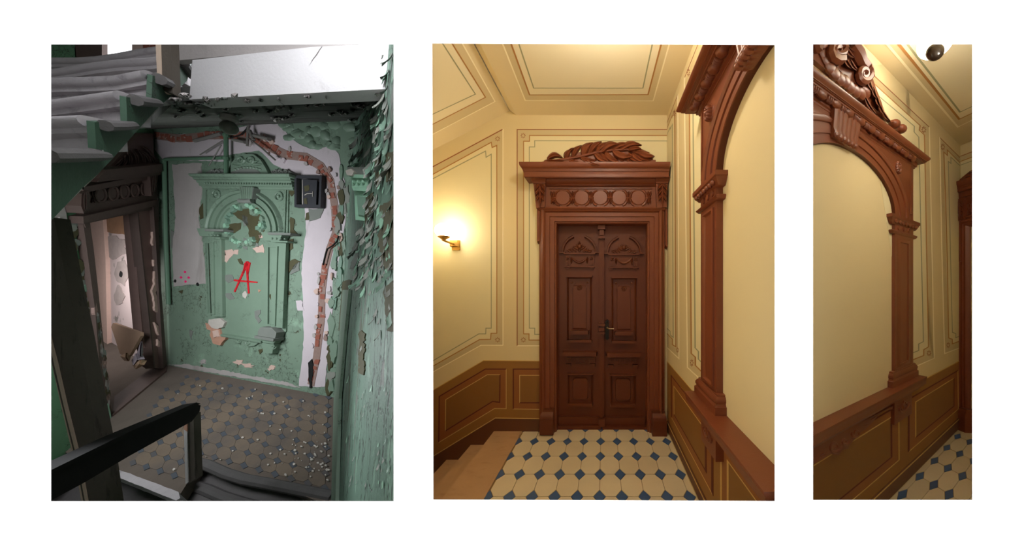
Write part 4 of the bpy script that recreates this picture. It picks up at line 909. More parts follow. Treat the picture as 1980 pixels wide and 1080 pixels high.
# scrolled apron under that shelf
ap = MB().prism(W3, [(1727, 784), (1725.5, 790.7), (1707, 794.4), (1698, 803), (1688.5, 814.8), (1673.7, 829.6), (1660, 838), (1653, 848), (1645, 858), (1640, 866.7), (1630, 870), (1622, 879.6), (1607, 877.8), (1588.5, 889), (1570, 898), (1556, 905), (1556, 870)], 0, 0.022).build('apron', M['wood'], sh3)
def spiral(S, cx_, cy_, r0, turns, d, rad, name, par, m='wood', flip=1, start=0.0, sy=1.0, n=22):
    pts = [S.P(cx_ + flip * r0 * (1 - .85 * t / n) * math.cos(start + turns * 2 * math.pi * t / n), cy_ + sy * r0 * (1 - .85 * t / n) * math.sin(start + turns * 2 * math.pi * t / n), d) for t in range(n + 1)]
    return MB().tube(pts, [rad * (1 - .5 * t / n) for t in range(n + 1)], 7).build(name, M[m], par)
spiral(W3, 1612, 862, 13, 1.4, 0.018, 0.012, 'apron_scroll', ap); spiral(W3, 1653, 836, 9, 1.3, 0.018, 0.011, 'apron_scroll', ap, flip=-1); spiral(W3, 1632, 852, 8, 1.2, 0.018, 0.011, 'apron_scroll', ap)
for x, y, x2, y2 in ((1680, 812, 1698, 800), (1668, 822, 1684, 818), (1600, 876, 1580, 884)): MB().leaf(W3, (x, y), (x2, y2), 9, 0.015, 0.012).build('apron_leaf', M['wood'], ap)
# crest of the right-hand surround: backing, scalloped shell, scrolls and garland
ct = MB().prism(W3, [(1560, 104), (1548, 60), (1640, 62), (1655, 88), (1668, 105), (1677, 127), (1688, 152), (1695, 173), (1704, 196), (1711, 218), (1725, 237)], 0.0, 0.02).build('crest', M['wood'], rt3)
lob = [(1594, 92), (1592, 104), (1598, 117), (1604, 130), (1613, 142), (1623, 152), (1634, 158), (1643, 168), (1653, 176), (1664, 181), (1673, 178), (1678, 170)]
for k in range(len(lob)):
    x, y = lob[k]; MB().ball(W3.P(x, y, 0.022), DA * 0.062, Vector((0, 0, 0.036)), W3.n * 0.018, 12, 7).build('shell_lobe', M['wood'], ct)
hol = [(1606, 96), (1618, 92), (1632, 108), (1648, 122), (1660, 136), (1669, 152), (1672, 164), (1662, 166), (1648, 158), (1634, 146), (1620, 132), (1610, 116)]
MB().prism(W3, hol, 0.018, 0.03).build('shell_hollow_shade', M['wood_dim'], ct)  # flat plate in darker brown: shade of the hollow put into its colour
spiral(W3, 1620, 96, 20, 1.9, 0.045, 0.026, 'scroll', ct, start=1.2); spiral(W3, 1669, 144, 14, 1.8, 0.045, 0.024, 'scroll', ct, start=-1.0, sy=1.25)
spiral(W3, 1588, 84, 12, 1.5, 0.04, 0.022, 'scroll', ct, start=2.0)
for x, y, x2, y2, w in ((1634, 112, 1652, 134, 12), (1644, 116, 1662, 138, 10), (1604, 96, 1598, 76, 11), (1636, 92, 1654, 112, 12)):
    MB().leaf(W3, (x, y), (x2, y2), w, 0.03, 0.026, bend=.12).build('acanthus_leaf', M['wood'], ct)
MB().tube([W3.P(*p, 0.035) for p in ((1646, 86), (1656, 104), (1664, 120), (1676, 132), (1684, 150))], [0.03, 0.04, 0.034, 0.03, 0.02], 8).build('scroll_rib', M['wood'], ct)
for x, y, x2, y2, w in ((1678, 146, 1690, 178, 12), (1688, 168, 1697, 192, 11), (1694, 184, 1703, 208, 11), (1700, 200, 1711, 222, 10), (1706, 214, 1722, 234, 8), (1672, 186, 1696, 222, 9), (1640, 84, 1668, 104, 12), (1660, 100, 1678, 128, 11)):
    MB().leaf(W3, (x, y), (x2, y2), w, 0.018, 0.03, bend=.08, lift=0.01).build('garland_leaf', M['wood'], ct)
for x, y in ((1729.5, 240), (1742, 249.5)):
    MB().ball(W3.P(x, y, 0.045), DA * 0.05, Vector((0, 0, 0.03)), W3.n * 0.03, 10, 7).build('crest_knob', M['wood'], ct)

# ---- sliver of the next doorcase on the far wall
d3 = empty('doorcase', E3.at(0.4, 0, 0.02), 'brown carved doorcase cut off at the picture edge past the arched niche', 'doorcase')
u0 = E3.uv(1852, 430, 0.05)[0]; ue = u0 + 0.9
vC = E3.uv(1838, 354, 0.15)[1]; uT = E3.uv(1833, 356.5, 0.15)[0]
kL = (u0 - uT) / 0.10
pr = [(0, .15), (-.012, .15), (-.03, .145), (-.05, .125), (-.055, .12), (-.07, .12), (-.075, .11), (-.10, .11), (-.104, .07), (-.15, .06), (-.155, .05), (-.155, .02)]
MB().hood(E3, (u0, vC), (ue, vC), pr, kL, 0.3).build('cornice', M['wood'], d3)
f3 = MB().prismuv(E3, [(u0, vC - .36), (ue, vC - .36), (ue, vC - .13), (u0, vC - .13)], 0, 0.05).build('frieze', M['wood'], d3)
c3 = MB().prism(E3, [(1843, 389), (1861, 381), (1862, 424), (1852, 427)], 0.0, 0.085).build('console', M['wood'], d3)
for yy in (392, 402, 412):
    for sg in (-1, 1): MB().leaf(E3, (1853.5, yy - 4), (1853.5 + sg * 7.5, yy + 7), 7, 0.085, 0.014, bend=-.12 * sg, n=5, lift=.01).build('acanthus_leaf', M['wood'], c3)
MB().leaf(E3, (1854, 388), (1856, 425), 7, 0.088, 0.016, n=6, lift=.01).build('acanthus_leaf', M['wood'], c3)
for o_ in (-4, 0, 4):
    MB().leaf(E3, (1875 + o_ * .3, 404), (1875 + o_, 392), 5, 0.05, 0.012, n=4).build('sheaf_leaf', M['wood'], f3); MB().leaf(E3, (1875 + o_ * .3, 404), (1875 + o_ * 1.1, 417), 5, 0.05, 0.012, n=4).build('sheaf_leaf', M['wood'], f3)
vb0 = E3.uv(1860, 800, .05)[1]
ui = u0 + 0.075
pa = [(ui, 0.0), (ui, vC - .46), (ue - .075, vC - .46), (ue - .075, 0.0)]
MB().sweep(E3, pa, [(0, -0.04), (0, .012), (.01, .02), (.02, .034), (.035, .034), (.038, .046), (.055, .046), (.06, .062), (.07, .066), (.085, .05), (.09, .05), (.09, 0)]).build('architrave', M['wood'], d3)
MB().prism(E3, [(1849.5, 430), (1853, 429), (1856.5, 505), (1852.5, 507)], 0, 0.06).build('architrave_ear', M['wood'], d3)
MB().hood(E3, (u0 - .01, vC - .36), (ue, vC - .36), [(.014, .05), (.01, .072), (0, .075), (-.012, .06), (-.016, .05)], .4, .2).build('frieze_moulding', M['wood'], d3)
p3 = MB().prismuv(E3, [(u0 - .015, 0.0), (u0 + .1, 0.0), (u0 + .1, .15), (u0 - .015, .15)], 0, 0.085).build('plinth', M['wood'], d3)
MB().hood(E3, (u0, .15), (u0 + .09, .15), [(.08, .06), (.07, .07), (.05, .07), (.035, .08), (.0, .085)], .3, .1).build('plinth_moulding', M['wood'], p3)
MB().prismuv(E3, [(u0, vC), (ue, vC), (ue - .1, vC + .06), ((u0 + ue) / 2, vC + .16), (u0 + .12, vC + .09), (u0 + .03, vC + .04)], 0.02, 0.06).build('crest', M['wood'], d3)
MB().leaf(E3, (1880, 345), (1862, 347), 9, 0.06, 0.03, bend=.1).build('crest_leaf', M['wood'], d3); MB().leaf(E3, (1889, 338), (1870, 335), 10, 0.06, 0.03, bend=.1).build('crest_leaf', M['wood'], d3)
dr3 = MB().prismuv(E3, [(ui - .03, 0.0), (ue - .05, 0.0), (ue - .05, vC - .45), (ui - .03, vC - .45)], -0.045, -0.02).build('door_2', M['wood_dim'], kind='structure', smooth=0)

# ---- ceiling lamp
lz = CEIL3; lp = Vector(((1808 - PX) / F * 1.75, 1.75, 0))
cl_ = empty('ceiling_lamp', (lp.x, lp.y, lz), 'round white ceiling lamp with a dark metal disc underneath', 'ceiling lamp')
MB().lathe(lp + Vector((0, 0, lz - 0.02)), Vector((1, 0, 0)), Vector((0, 1, 0)), Vector((0, 0, 1)), [(0.05, 0.0), (0.05, 0.02)], 20).build('ceiling_rose', M['brass'], cl_)
MB().ball(lp + Vector((0, 0, lz - 0.10)), (0.074, 0, 0), (0, 0.074, 0), (0, 0, 0.082), 24, 16).build('globe_shade', M['globe_pale'], cl_, label='lit white opal globe')
MB().ball(Vector(((1808 - PX) / F * 1.685, 1.685, EYE + (557 - 100.5) / F * 1.685)), (0.043, 0, 0), (0, 0.03, 0), (0, 0, 0.046), 18, 10).build('bottom_disc', M['black_gloss'], cl_, label='dark glossy disc')

# ------------------------------------------------------------------ left view: the ruined stairwell seen from the stairs above
KR = 1.9
PLo = ray(320, 708) * 3.7 * KR + EYEV
DBK = Vector((2784, -600, 0)); DDP = Vector((512, -600, -298))     # along the far wall; towards the viewer, down the fall of the floor
B1 = Surf(PLo, DBK)
C0 = B1.P(645, 768); C1 = B1.P(690, 200)
R1 = Surf(C0, DDP, C1 - C0)
D0 = B1.P(318, 706); D1 = B1.P(300, 300)
L1 = Surf(D0, Vector((-337, 600, 267)), D1 - D0)
F1 = Surf(C0, Vector((2784, -600, -230)), Vector((-512, 600, 298)))
qi = F1.P(262, 690); qj = F1.P(205, 655)
I1 = Surf(qi, Vector((qi.x - qj.x, qi.y - qj.y, 0)))


def patch(S, pts, m, par, name='paint_patch', d=0.008, jag=1.1, step=7, d0=-0.002):
    return MB().prism(S, wob(pts, jag, step), d0, d).build(name, M[m], par, smooth=0)


mb = MB().prism(B1, [(225, 170), (712, 160), (690, 200), (645, 768), (645, 790), (300, 735), (318, 706), (285, 300)], -0.15, 0)
wl = mb.build('wall_back', M['green'], kind='structure', smooth=0)
# right wall, cut where it meets the mount
def cut_y(S, p, q, yy):                               # point of plane S on the segment p-q at distance yy
    t = (yy - p.y) / (q.y - p.y); return p + (q - p) * t
tp0 = R1.P(705, 20); tp1 = R1.P(775, 20); bt0 = R1.P(638, 1000); bt1 = R1.P(762, 1000)
e_t = R1.P(761, 30); e_b = R1.P(761, 990)
en = [e_t + R1.u * 0.12, e_b + R1.u * 0.03]
fr_ = [R1.P(700, 60), en[0], en[1], R1.P(630, 1000), C0 + Vector((0, 0, -0.3)), C0, C1]
wr = MB().slab([p for p in fr_], R1.n * -0.06).build('wall_right', M['green_peel'], kind='structure', smooth=0)
# floor of the landing, then lower floor, tiles
FP = [(316, 700), (655, 770), (650, 985), (560, 945), (470, 925), (388, 893), (345, 960), (205, 905), (95, 862), (95, 800), (150, 640), (205, 640), (265, 680)]
fl = MB().prism(F1, FP, -0.16, 0).build('floor', M['dirt'], kind='structure', smooth=0)
ox = F1.P(478.3, 787.5); ta = (F1.P(579.2, 810) - ox) / 4; tb_ = (F1.P(451.4, 867.8) - ox) / 4
def inside(x, y, P):
    c = False
    for i in range(len(P)):
        (x0, y0), (x1, y1) = P[i], P[i - 1]
        if (y0 > y) != (y1 > y) and x < (x1 - x0) * (y - y0) / (y1 - y0) + x0: c = not c
    return c
def pix(p): p = p - EYEV; return (PX + F * p.x / p.y, PY - F * p.z / p.y)
TP = [(352, 728), (640, 776), (634, 945), (560, 925), (470, 905), (388, 880), (352, 925), (262, 895), (300, 800)]
cl = [(i, j) for i in range(-12, 8) for j in range(-4, 9) if inside(*pix(ox + ta * (i + .5) + tb_ * (j + .5)), TP)]
tiling(fl, ox + F1.n * 0.008, ta, tb_, F1.n, cl, [M['tile_old'], M['tile_old'], M['tile_old']], M['inlay_old'], gap=0.008, flat=0.003)
for k in range(95):
    while True:
        x, y = rng.uniform(320, 640), rng.uniform(715, 945)
        if rng.random() < 0.55: x, y = rng.gauss(600, 30), rng.gauss(890, 40)
        if inside(x, y, TP): break
    r = rng.uniform(.5, 2.0)
    if k < 1 or k % 12 == 0: ch = MB().prism(F1, blob(x, y, r * 1.4, r, 6, .4), 0.006, 0.02 + 0.006 * r).build('plaster_chip', M['chip'], fl, smooth=0); cp = F1.P(x, y)
    else: again(ch, F1.P(x, y) - cp, fl)
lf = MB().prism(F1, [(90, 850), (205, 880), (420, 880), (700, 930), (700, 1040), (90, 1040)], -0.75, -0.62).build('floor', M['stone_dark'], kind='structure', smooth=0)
ed = MB().prism(F1, wob([(205, 898), (345, 950), (349, 962), (340, 967), (203, 912)], .6), -0.14, 0.03).build('landing_edge', M['stone'], fl, smooth=0)
# lower steps going down towards the viewer
ls = empty('lower_stairs', F1.P(500, 960, -0.6), 'dark worn stone steps going down from the tiled landing by the rail post', 'stairs')
n1 = [(384, 890), (400, 893), (440, 911), (476, 922), (520, 930), (580, 942), (645, 955)]
MB().tube([F1.P(x, y + 5, -0.03) for x, y in n1], 0.075, 10).build('nosing', M['stone_dark'], ls)
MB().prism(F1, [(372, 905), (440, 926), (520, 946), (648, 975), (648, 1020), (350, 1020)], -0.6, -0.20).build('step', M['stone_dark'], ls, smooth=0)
n2 = [(346, 936), (372, 934), (400, 943), (432, 957), (470, 969), (520, 982), (560, 995)]
MB().tube([F1.P(x, y + 4, -0.20) for x, y in n2], 0.075, 10).build('nosing', M['stone_dark'], ls)

# ---- the soffit, the beam in front of it and the wall above
pR = R1.P(745, 172)
BF = Surf(pR, DBK)
sa, sb = B1.P(280, 250), B1.P(715, 232); fa, fb = BF.P(340, 196, -0.05), BF.P(750, 171.5, -0.05)
mb = MB().slab([sa, sb, fb, fa], Vector((0, 0, 0.12)))
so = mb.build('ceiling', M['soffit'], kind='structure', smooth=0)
bm_ = MB().slab([BF.P(366, 192), BF.P(749, 171.7), BF.P(752, 84), BF.P(600, 91), BF.P(372, 116)], BF.n * -0.13).build('trim_2', M['beam'], kind='structure', smooth=0)
MB().slab([BF.P(330, 118, -0.12), BF.P(600, 93, -0.12), BF.P(752, 82, -0.12), BF.P(752, 40, -0.12), BF.P(330, 40, -0.12)], BF.n * -0.05).build('wall_upper', M['plaster_grey'], kind='structure', smooth=0)
for k in range(64):                                   # paint curling off the soffit
    x, y = rng.uniform(330, 700), rng.uniform(185, 246)
    t = (y - 180) / 70
    sfp = Surf(sa, (sb - sa), (sa - fa) * -1.0)
    if sfp.n.z > 0: sfp = Surf(sa, (sb - sa), (sa - fa))
    b0 = blob(x, y, rng.uniform(4, 11), rng.uniform(1.2, 3.5), 8, .35)
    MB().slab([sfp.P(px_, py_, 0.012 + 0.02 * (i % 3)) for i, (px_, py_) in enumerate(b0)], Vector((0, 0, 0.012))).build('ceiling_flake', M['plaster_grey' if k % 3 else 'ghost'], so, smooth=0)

# ---- upper stair flight
us = empty('upper_stair_flight', ray(260, 330) * 1.6 + EYEV, 'stone stair flight with green side climbing across the top of the stairwell', 'stairs')
SR = [((206, 291), (213, 352), 1.42), ((183, 228), (187, 291), 1.70), ((246, 180), (243, 237), 2.04), ((295, 140), (291, 193), 2.40), ((344, 111), (340, 152), 2.80), ((373, 90), (370, 125), 3.2)]
LW = Vector((-1, 0.11, 0.0)).normalized()
T = [ray(*a) * z + EYEV for a, b_, z in SR]; Bt = [ray(*b_) * z + EYEV for a, b_, z in SR]
SS = Surf(T[1], Vector((T[5].x - T[1].x, T[5].y - T[1].y, 0)))
T = [SS.P(*a) for a, b_, z in SR]; Bt = [SS.P(*b_) for a, b_, z in SR]
for k in range(1, 6):
    t, b_ = T[k], Bt[k]; dn = (b_ - t); h = dn.length; dn.normalize()
    fw = LW.cross(Vector((0, 0, 1))); fw = -fw if fw.y > 0 else fw; fw.normalize()
    nxt = (T[k + 1] - t) if k < 5 else (T[5] - T[4]); ins = Vector((nxt.x, nxt.y, 0)) + Vector((0, 0, (Bt[k + 1].z - t.z) if k < 5 else 0.1))
    wd_ = 2.0
    n0 = t + fw * 0.0
    sec = [b_ + fw * -0.02, t + dn * h * 0.52 - fw * 0.02, t + dn * h * 0.48 + fw * 0.015, t + dn * h * 0.40 + fw * 0.015]
    for q in range(7):
        a = -math.pi / 2 + math.pi * q / 6; sec.append(t + dn * h * (0.17 - 0.17 * math.sin(a)) + fw * (0.02 + 0.035 * math.cos(a)))
    sec += [t + ins, b_ + ins * 1.0]
    n = len(sec); segs = 7; vs = []; fs = []
    for s_ in range(segs + 1):
        wob_ = 0.0 if s_ == 0 else 0.018 * math.sin(s_ * 1.1 + k * 1.3) - 0.012 * math.sin(math.pi * s_ / segs)
        for i, p in enumerate(sec): vs.append(p + LW * (0.006 + wd_ * s_ / segs) + Vector((0, 0, wob_ if 2 <= i < n - 1 else 0)))
    for s_ in range(segs):
        for i in range(n): fs.append((s_ * n + i, s_ * n + (i + 1) % n, (s_ + 1) * n + (i + 1) % n, (s_ + 1) * n + i))
    fs += [tuple(range(n)), tuple(range(segs * n + n - 1, segs * n - 1, -1))]
    st_ = MB().add(vs, fs).build('step', M['stone'], us, smooth=40)
    # nosing returned along the side
    e = t + Vector((ins.x, ins.y, 0)) * 1.05 + Vector((0, 0, (ins.z) * 0.1))
    rq = [(258, 246), (305, 203), (345, 175), (372, 152), (385, 130)]
    if k >= 1:
        x2, y2 = rq[k - 1]; e = SS.P(x2, y2 - 4, 0.03)
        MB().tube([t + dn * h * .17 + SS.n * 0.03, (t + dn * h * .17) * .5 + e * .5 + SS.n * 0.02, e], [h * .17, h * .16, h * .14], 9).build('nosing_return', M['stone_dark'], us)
n0 = [SS.P(207, 301, 0.03), SS.P(187, 300, 0.035), SS.P(150, 300, 0.035), SS.P(88, 300, 0.035)]
MB().tube(n0, [0.02, 0.03, 0.032, 0.032], 9).build('nosing_return', M['stone_dark'], us)
SG = [(92, 312), (206, 312), (214, 292), (187, 290), (184, 240), (262, 250), (268, 236), (243, 236), (246, 190), (305, 204), (308, 192), (291, 192), (296, 150), (345, 178), (350, 150), (338, 150), (343, 118), (376, 150), (376, 96), (372, 108), (338, 176), (300, 212), (262, 256), (222, 302), (190, 336), (158, 362), (128, 394), (105, 418), (92, 430)]
SGp = [(92, 304), (196, 304), (202, 290), (186, 288), (183, 236), (246, 236), (244, 188), (293, 192), (295, 146), (340, 152), (344, 116), (371, 118), (377, 100), (362, 156), (338, 178), (300, 214), (262, 256), (222, 302), (190, 336), (158, 364), (128, 396), (105, 420), (92, 432)]
stg = MB().prism(SS, SGp, -0.012, 0.012).build('stair_string', M['green_string'], us, label='deep green painted side of the stairs', smooth=0)
und = MB().slab([SS.P(92, 432, -.002), SS.P(128, 396, -.002), SS.P(190, 336, -.002), SS.P(262, 256, -.002), SS.P(338, 178, -.002), SS.P(377, 100, -.002)], LW * 1.6).build('stair_underside', M['plaster_grey'], us, smooth=0)
for pts in ([(166, 326), (160, 340), (159, 352), (163, 366), (161, 352), (163, 341)], [(150, 366), (158, 356), (170, 350), (160, 360), (152, 370)]):
    MB().prism(SS, pts, -0.01, 0.003).build('crack', M['black'], stg, smooth=0)
# upper wall and the bright window pane above the top step
zq = 4.3
UW = Surf(ray(200, 100) * zq + EYEV, (1, 0, 0))
for pts, m, nm in (([(80, 20), (145, 20), (142, 60), (150, 130), (80, 130)], 'green_dark', 'wall_upper'), ([(142, 20), (197, 20), (197, 140), (146, 140)], 'darkwood', 'trim_3'), ([(255, 20), (277, 20), (277, 140), (255, 140)], 'pale', 'trim_3'), ([(276, 20), (312, 20), (312, 140), (276, 140)], 'brick', 'wall_upper'), ([(310, 20), (372, 20), (372, 140), (310, 140)], 'darkwood', 'trim_3')):
    MB().prism(UW, pts, -0.05, 0.0).build(nm, M[m], kind='structure', smooth=0)
wn = MB().prism(UW, [(195, 20), (257, 20), (257, 140), (195, 140)], -0.08, -0.06).build('window_1', M['sky_pane'], kind='structure', smooth=0)

# ---- left wall with the dark doorcase and the room behind
LWp = [[(40, 250), (168, 330), (174, 430), (214, 790), (222, 836), (196, 836), (40, 1010)], [(40, 250), (40, 215), (300, 215), (303, 410), (268, 408), (172, 430), (168, 330)]]
la, lb, ld = L1.P(40, 215), L1.P(40, 1010), Vector((337, -600, -267)) / 600
wleft = MB().prism(L1, LWp[0], -0.12, 0).prism(L1, LWp[1], -0.12, 0).slab([la, la + ld * (la.y - 1.1), lb + ld * (lb.y - 1.1), lb], L1.n * -0.12).build('wall_left', M['green_dark'], kind='structure', smooth=0)
iw = MB().prism(I1, [(60, 380), (292, 380), (292, 712), (262, 692), (205, 657), (60, 570)], -0.1, 0).build('wall_inner', M['inner_wall'], kind='structure', smooth=0)
patch(I1, [(195, 423), (262, 408), (262, 458), (236, 452), (200, 448)], 'stain', iw, 'stain', 0.01)
patch(I1, [(202, 455), (238, 460), (244, 492), (218, 500), (204, 490)], 'stain_soft', iw, 'stain', 0.008, 3)
patch(I1, blob(233, 530, 13, 24, 12, .35), 'stain_soft', iw, 'stain', 0.008)
patch(I1, blob(230, 572, 10, 18, 12, .4), 'stain_soft', iw, 'stain', 0.008)
patch(I1, [(181, 470), (195, 470), (197, 462), (199, 462), (196, 482), (188, 487), (182, 480)], 'kraft', iw, 'stain', 0.012, .4)
MB().prism(I1, blob(233.5, 530, 3.2, 6.5, 10, .2), 0, 0.015).build('wall_hole', M['black'], iw, smooth=0)
MB().prism(I1, [(172, 410), (198, 410), (204, 500), (208, 690), (150, 690), (150, 410)], 0, 0.06).build('plaster_pier', M['pale'], iw, smooth=0)
dd = empty('dark_doorcase', L1.P(265, 720, 0.05), 'dark brown carved doorcase with frieze of roundels open to a derelict white room', 'doorcase')
DW, LN = M['darkwood'], M['liningwood']
def dpr(pts, d0, d1, nm, m=DW, par=dd, label=None): return MB().prism(L1, pts, d0, d1).build(nm, m, par, smooth=0, label=label)
dpr([(161, 418), (302, 386), (304, 397), (162, 432)], 0, 0.16, 'architrave_head')
dpr([(163, 432), (300, 397), (299, 405), (268, 409.5), (172, 431), (166, 440)], -0.1, 0.10, 'architrave_head')
dpr([(161, 432), (174, 430), (181, 480), (190, 560), (199, 650), (209, 740), (220, 830), (213, 834), (204, 790), (192, 700), (184, 600), (172, 510)], -0.1, 0.09, 'jamb')
jm = dpr([(267, 409), (296, 402), (303, 480), (310, 590), (317, 700), (320, 713), (299, 711), (291, 640), (281, 540)], 0, 0.06, 'jamb', LN, label='dull mauve brown jamb board')
dpr([(296, 388), (304.5, 386), (312, 560), (323, 706), (316, 712), (307, 560)], 0, 0.12, 'jamb_moulding')
dpr([(255, 412), (267, 409), (281, 540), (291, 640), (299, 711), (292, 706), (277, 660), (266, 540)], -0.14, -0.02, 'jamb_lining', LN)
dpr([(265.5, 409), (268, 408.6), (300, 711), (298, 711)], -0.05, 0.07, 'lining_bead')
for q, pts in enumerate(([(296, 440), (299, 440), (301, 462), (297, 475), (294, 470), (296, 452)], [(297, 502), (301, 502), (302, 512), (298, 514)], [(299, 524), (304, 528), (305, 550), (302, 565), (306, 590), (308, 605), (300, 600), (298, 575), (294, 562), (299, 548)], [(299, 622), (306, 630), (309, 650), (305, 645)], [(305, 655), (309, 660), (311, 672), (306, 668)])):
    patch(L1, pts, 'pale', jm, 'splinter', 0.09, .8, 5, 0.05)
frz = dpr([(165, 366), (302, 338), (304, 388), (161, 420)], 0, 0.08, 'frieze')
for cx_, cy_, rx_, ry_ in ((194.4, 376.5, 9.5, 13.5), (218.5, 373.7, 9, 13), (240, 370.5, 8.2, 12.5), (259.6, 367.8, 7.4, 11.8), (277.8, 365.4, 6.4, 11)):
    rr_ = [(cx_ + rx_ * math.cos(a * math.pi / 10), cy_ + ry_ * math.sin(a * math.pi / 10)) for a in range(20)]
    MB().tube([L1.P(*p, 0.09) for p in rr_ + rr_[:1]], 0.022, 6).build('roundel_ring', DW, frz)
    MB().prism(L1, [(cx_ + .8 * (x - cx_), cy_ + .8 * (y - cy_)) for x, y in rr_], 0.08, 0.10).build('roundel', DW, frz, smooth=0)
for x, y in ((181, 380), (206.5, 375.5), (229.5, 372.5), (250.2, 369.5), (269, 367), (286.5, 364)):
    for o_ in (-1, 1):
        MB().leaf(L1, (x, y), (x + o_ * 3.2, y - 12), 4, 0.08, 0.03, n=4).build('sheaf_leaf', DW, frz); MB().leaf(L1, (x, y), (x + o_ * 3.0, y + 12), 4, 0.08, 0.03, n=4).build('sheaf_leaf', DW, frz)
dpr([(160, 362), (302, 334), (303, 343), (162, 373)], 0, 0.16, 'frieze_moulding')
dpr([(196, 341), (313, 331), (310, 338), (188, 352)], 0, 0.24, 'cornice'); dpr([(206, 328), (314, 317), (314, 332), (190, 345)], 0, 0.30, 'cornice')
cs = dpr([(158, 374), (172, 368), (175, 384), (171, 402), (162, 412), (157, 398)], 0, 0.2, 'console')
MB().leaf(L1, (166, 372), (165, 408), 9, 0.2, 0.04, n=6).build('acanthus_leaf', DW, cs)
cs = dpr([(290, 338), (306, 335), (303, 360), (298, 378), (293, 379)], 0, 0.2, 'console')
MB().leaf(L1, (299, 338), (296, 377), 8, 0.2, 0.04, n=6).build('acanthus_leaf', DW, cs)
cr1 = dpr([(206, 328), (232, 300), (262, 268), (276, 258), (296, 258), (298, 300), (313, 317)], 0, 0.1, 'crest')
for bs, tp, w, bd in (((222, 322), (238, 306), 9, .1), ((236, 322), (244, 300), 9, .15), ((250, 320), (248, 294), 10, .15), ((266, 320), (256, 290), 10, .12), ((280, 318), (266, 288), 10, .12), ((292, 316), (274, 292), 11, .1), ((294, 300), (276, 282), 10, .1), ((226, 326), (258, 320), 7, 0), ((260, 322), (300, 314), 8, 0), ((300, 314), (286, 298), 8, .1)):
    MB().leaf(L1, bs, tp, w, 0.09, 0.07, bend=bd, lift=.03).build('crest_leaf', DW, cr1)
thr = MB().prism(F1, [(222, 765), (300, 706), (322, 706), (321, 716), (217, 802)], 0.0, 0.03).build('threshold', DW, dd, smooth=0)
# torn plaster along the left wall, peeling patches
patch(L1, [(104, 420), (126, 396), (131, 440), (139, 520), (150, 620), (158, 700), (150, 705), (128, 560)], 'plaster_grey', wleft, 'bare_plaster', 0.03, 2.5, 8)
for k in range(30):
    t = k / 30; x, y = 108 + 42 * t + rng.uniform(-3, 5), 432 + 230 * t
    MB().prism(L1, blob(x + 5, y, rng.uniform(4, 8), rng.uniform(7, 15), 9, .45), 0.02, 0.035 + rng.uniform(0, .02)).build('torn_plaster', M[('plaster_grey', 'mortar', 'ghost', 'mortar')[k % 4]], wleft, smooth=0)
for k in range(26):
    t = k / 26; x, y = 136 + 38 * t + rng.uniform(-9, 9), 440 + 190 * t + rng.uniform(-8, 8)
    MB().prism(L1, blob(x, y, rng.uniform(5, 11), rng.uniform(6, 14), 7, .4), 0.0, 0.02 + rng.uniform(0, .03)).build('paint_flake', M[('ghost', 'flake_grey', 'olive', 'flake_mid')[k % 4]], wleft, smooth=0)
for pts in ([(150, 520), (165, 510), (172, 545), (160, 552), (148, 548)], [(158, 560), (172, 566), (176, 605), (164, 612)], [(170, 590), (180, 600), (190, 665), (196, 700), (188, 690)]): patch(L1, pts, 'olive', wleft, 'bare_undercoat', 0.02, 2)
for k in range(22):
    t = k / 22; x, y = 188 + 25 * t + rng.uniform(-2, 2), 600 + 185 * t
    MB().prism(L1, blob(x, y, rng.uniform(2, 4.5), rng.uniform(6, 13), 9, .45), 0.05, 0.09).build('torn_plaster', M[('mortar', 'plaster_grey', 'ghost', 'olive')[k % 4]], wleft, smooth=0)
patch(L1, [(203, 782), (210, 780), (221, 832), (213, 835)], 'flake_green', wleft, 'bare_plaster', 0.12, .5)
# fallen board and crumpled paper inside the doorway
FB = Surf(F1.P(262, 694) + Vector((0.15, -.5, 0)), Vector((1, -.25, 0)))
MB().prism(FB, [(217, 626), (219, 624), (272, 643), (272, 649), (251, 686), (246, 690), (232, 684), (215, 632)], -0.02, 0.02).build('fallen_board', M['board'], label='tan board leaning against the white wall inside the open doorway', cat='board', smooth=0)
pf = empty('crumpled_papers', F1.P(262, 704), 'crumpled grey and brown paper scraps on the doorway floor', 'paper')
for pts, m, d in (([(254, 697), (262, 683), (274, 687), (277, 694), (266, 703), (258, 706)], 'paper', .06), ([(232, 688), (243, 682), (250, 690), (247, 698), (240, 697)], 'kraft', .05), ([(256, 706), (270, 696), (281, 697), (276, 705), (262, 713)], 'kraft', .1), ([(264, 684), (272, 660), (274, 682), (270, 690)], 'paper', .03)):
    c = (sum(p[0] for p in pts) / len(pts), sum(p[1] for p in pts) / len(pts))
    v = [FB.P(x, y, d + (.08 if i % 2 else -.02)) for i, (x, y) in enumerate(pts)]; n = len(v); top_ = FB.P(*c, d + .12)
    MB().add(v + [top_] + [p - FB.n * .02 for p in v] + [top_ - FB.n * .02], [(i, (i + 1) % n, n) for i in range(n)] + [(n + 1 + (i + 1) % n, n + 1 + i, 2 * n + 1) for i in range(n)] + [(i, n + 1 + i, n + 1 + (i + 1) % n, (i + 1) % n) for i in range(n)]).build('paper_scrap', M[m], pf, smooth=0)

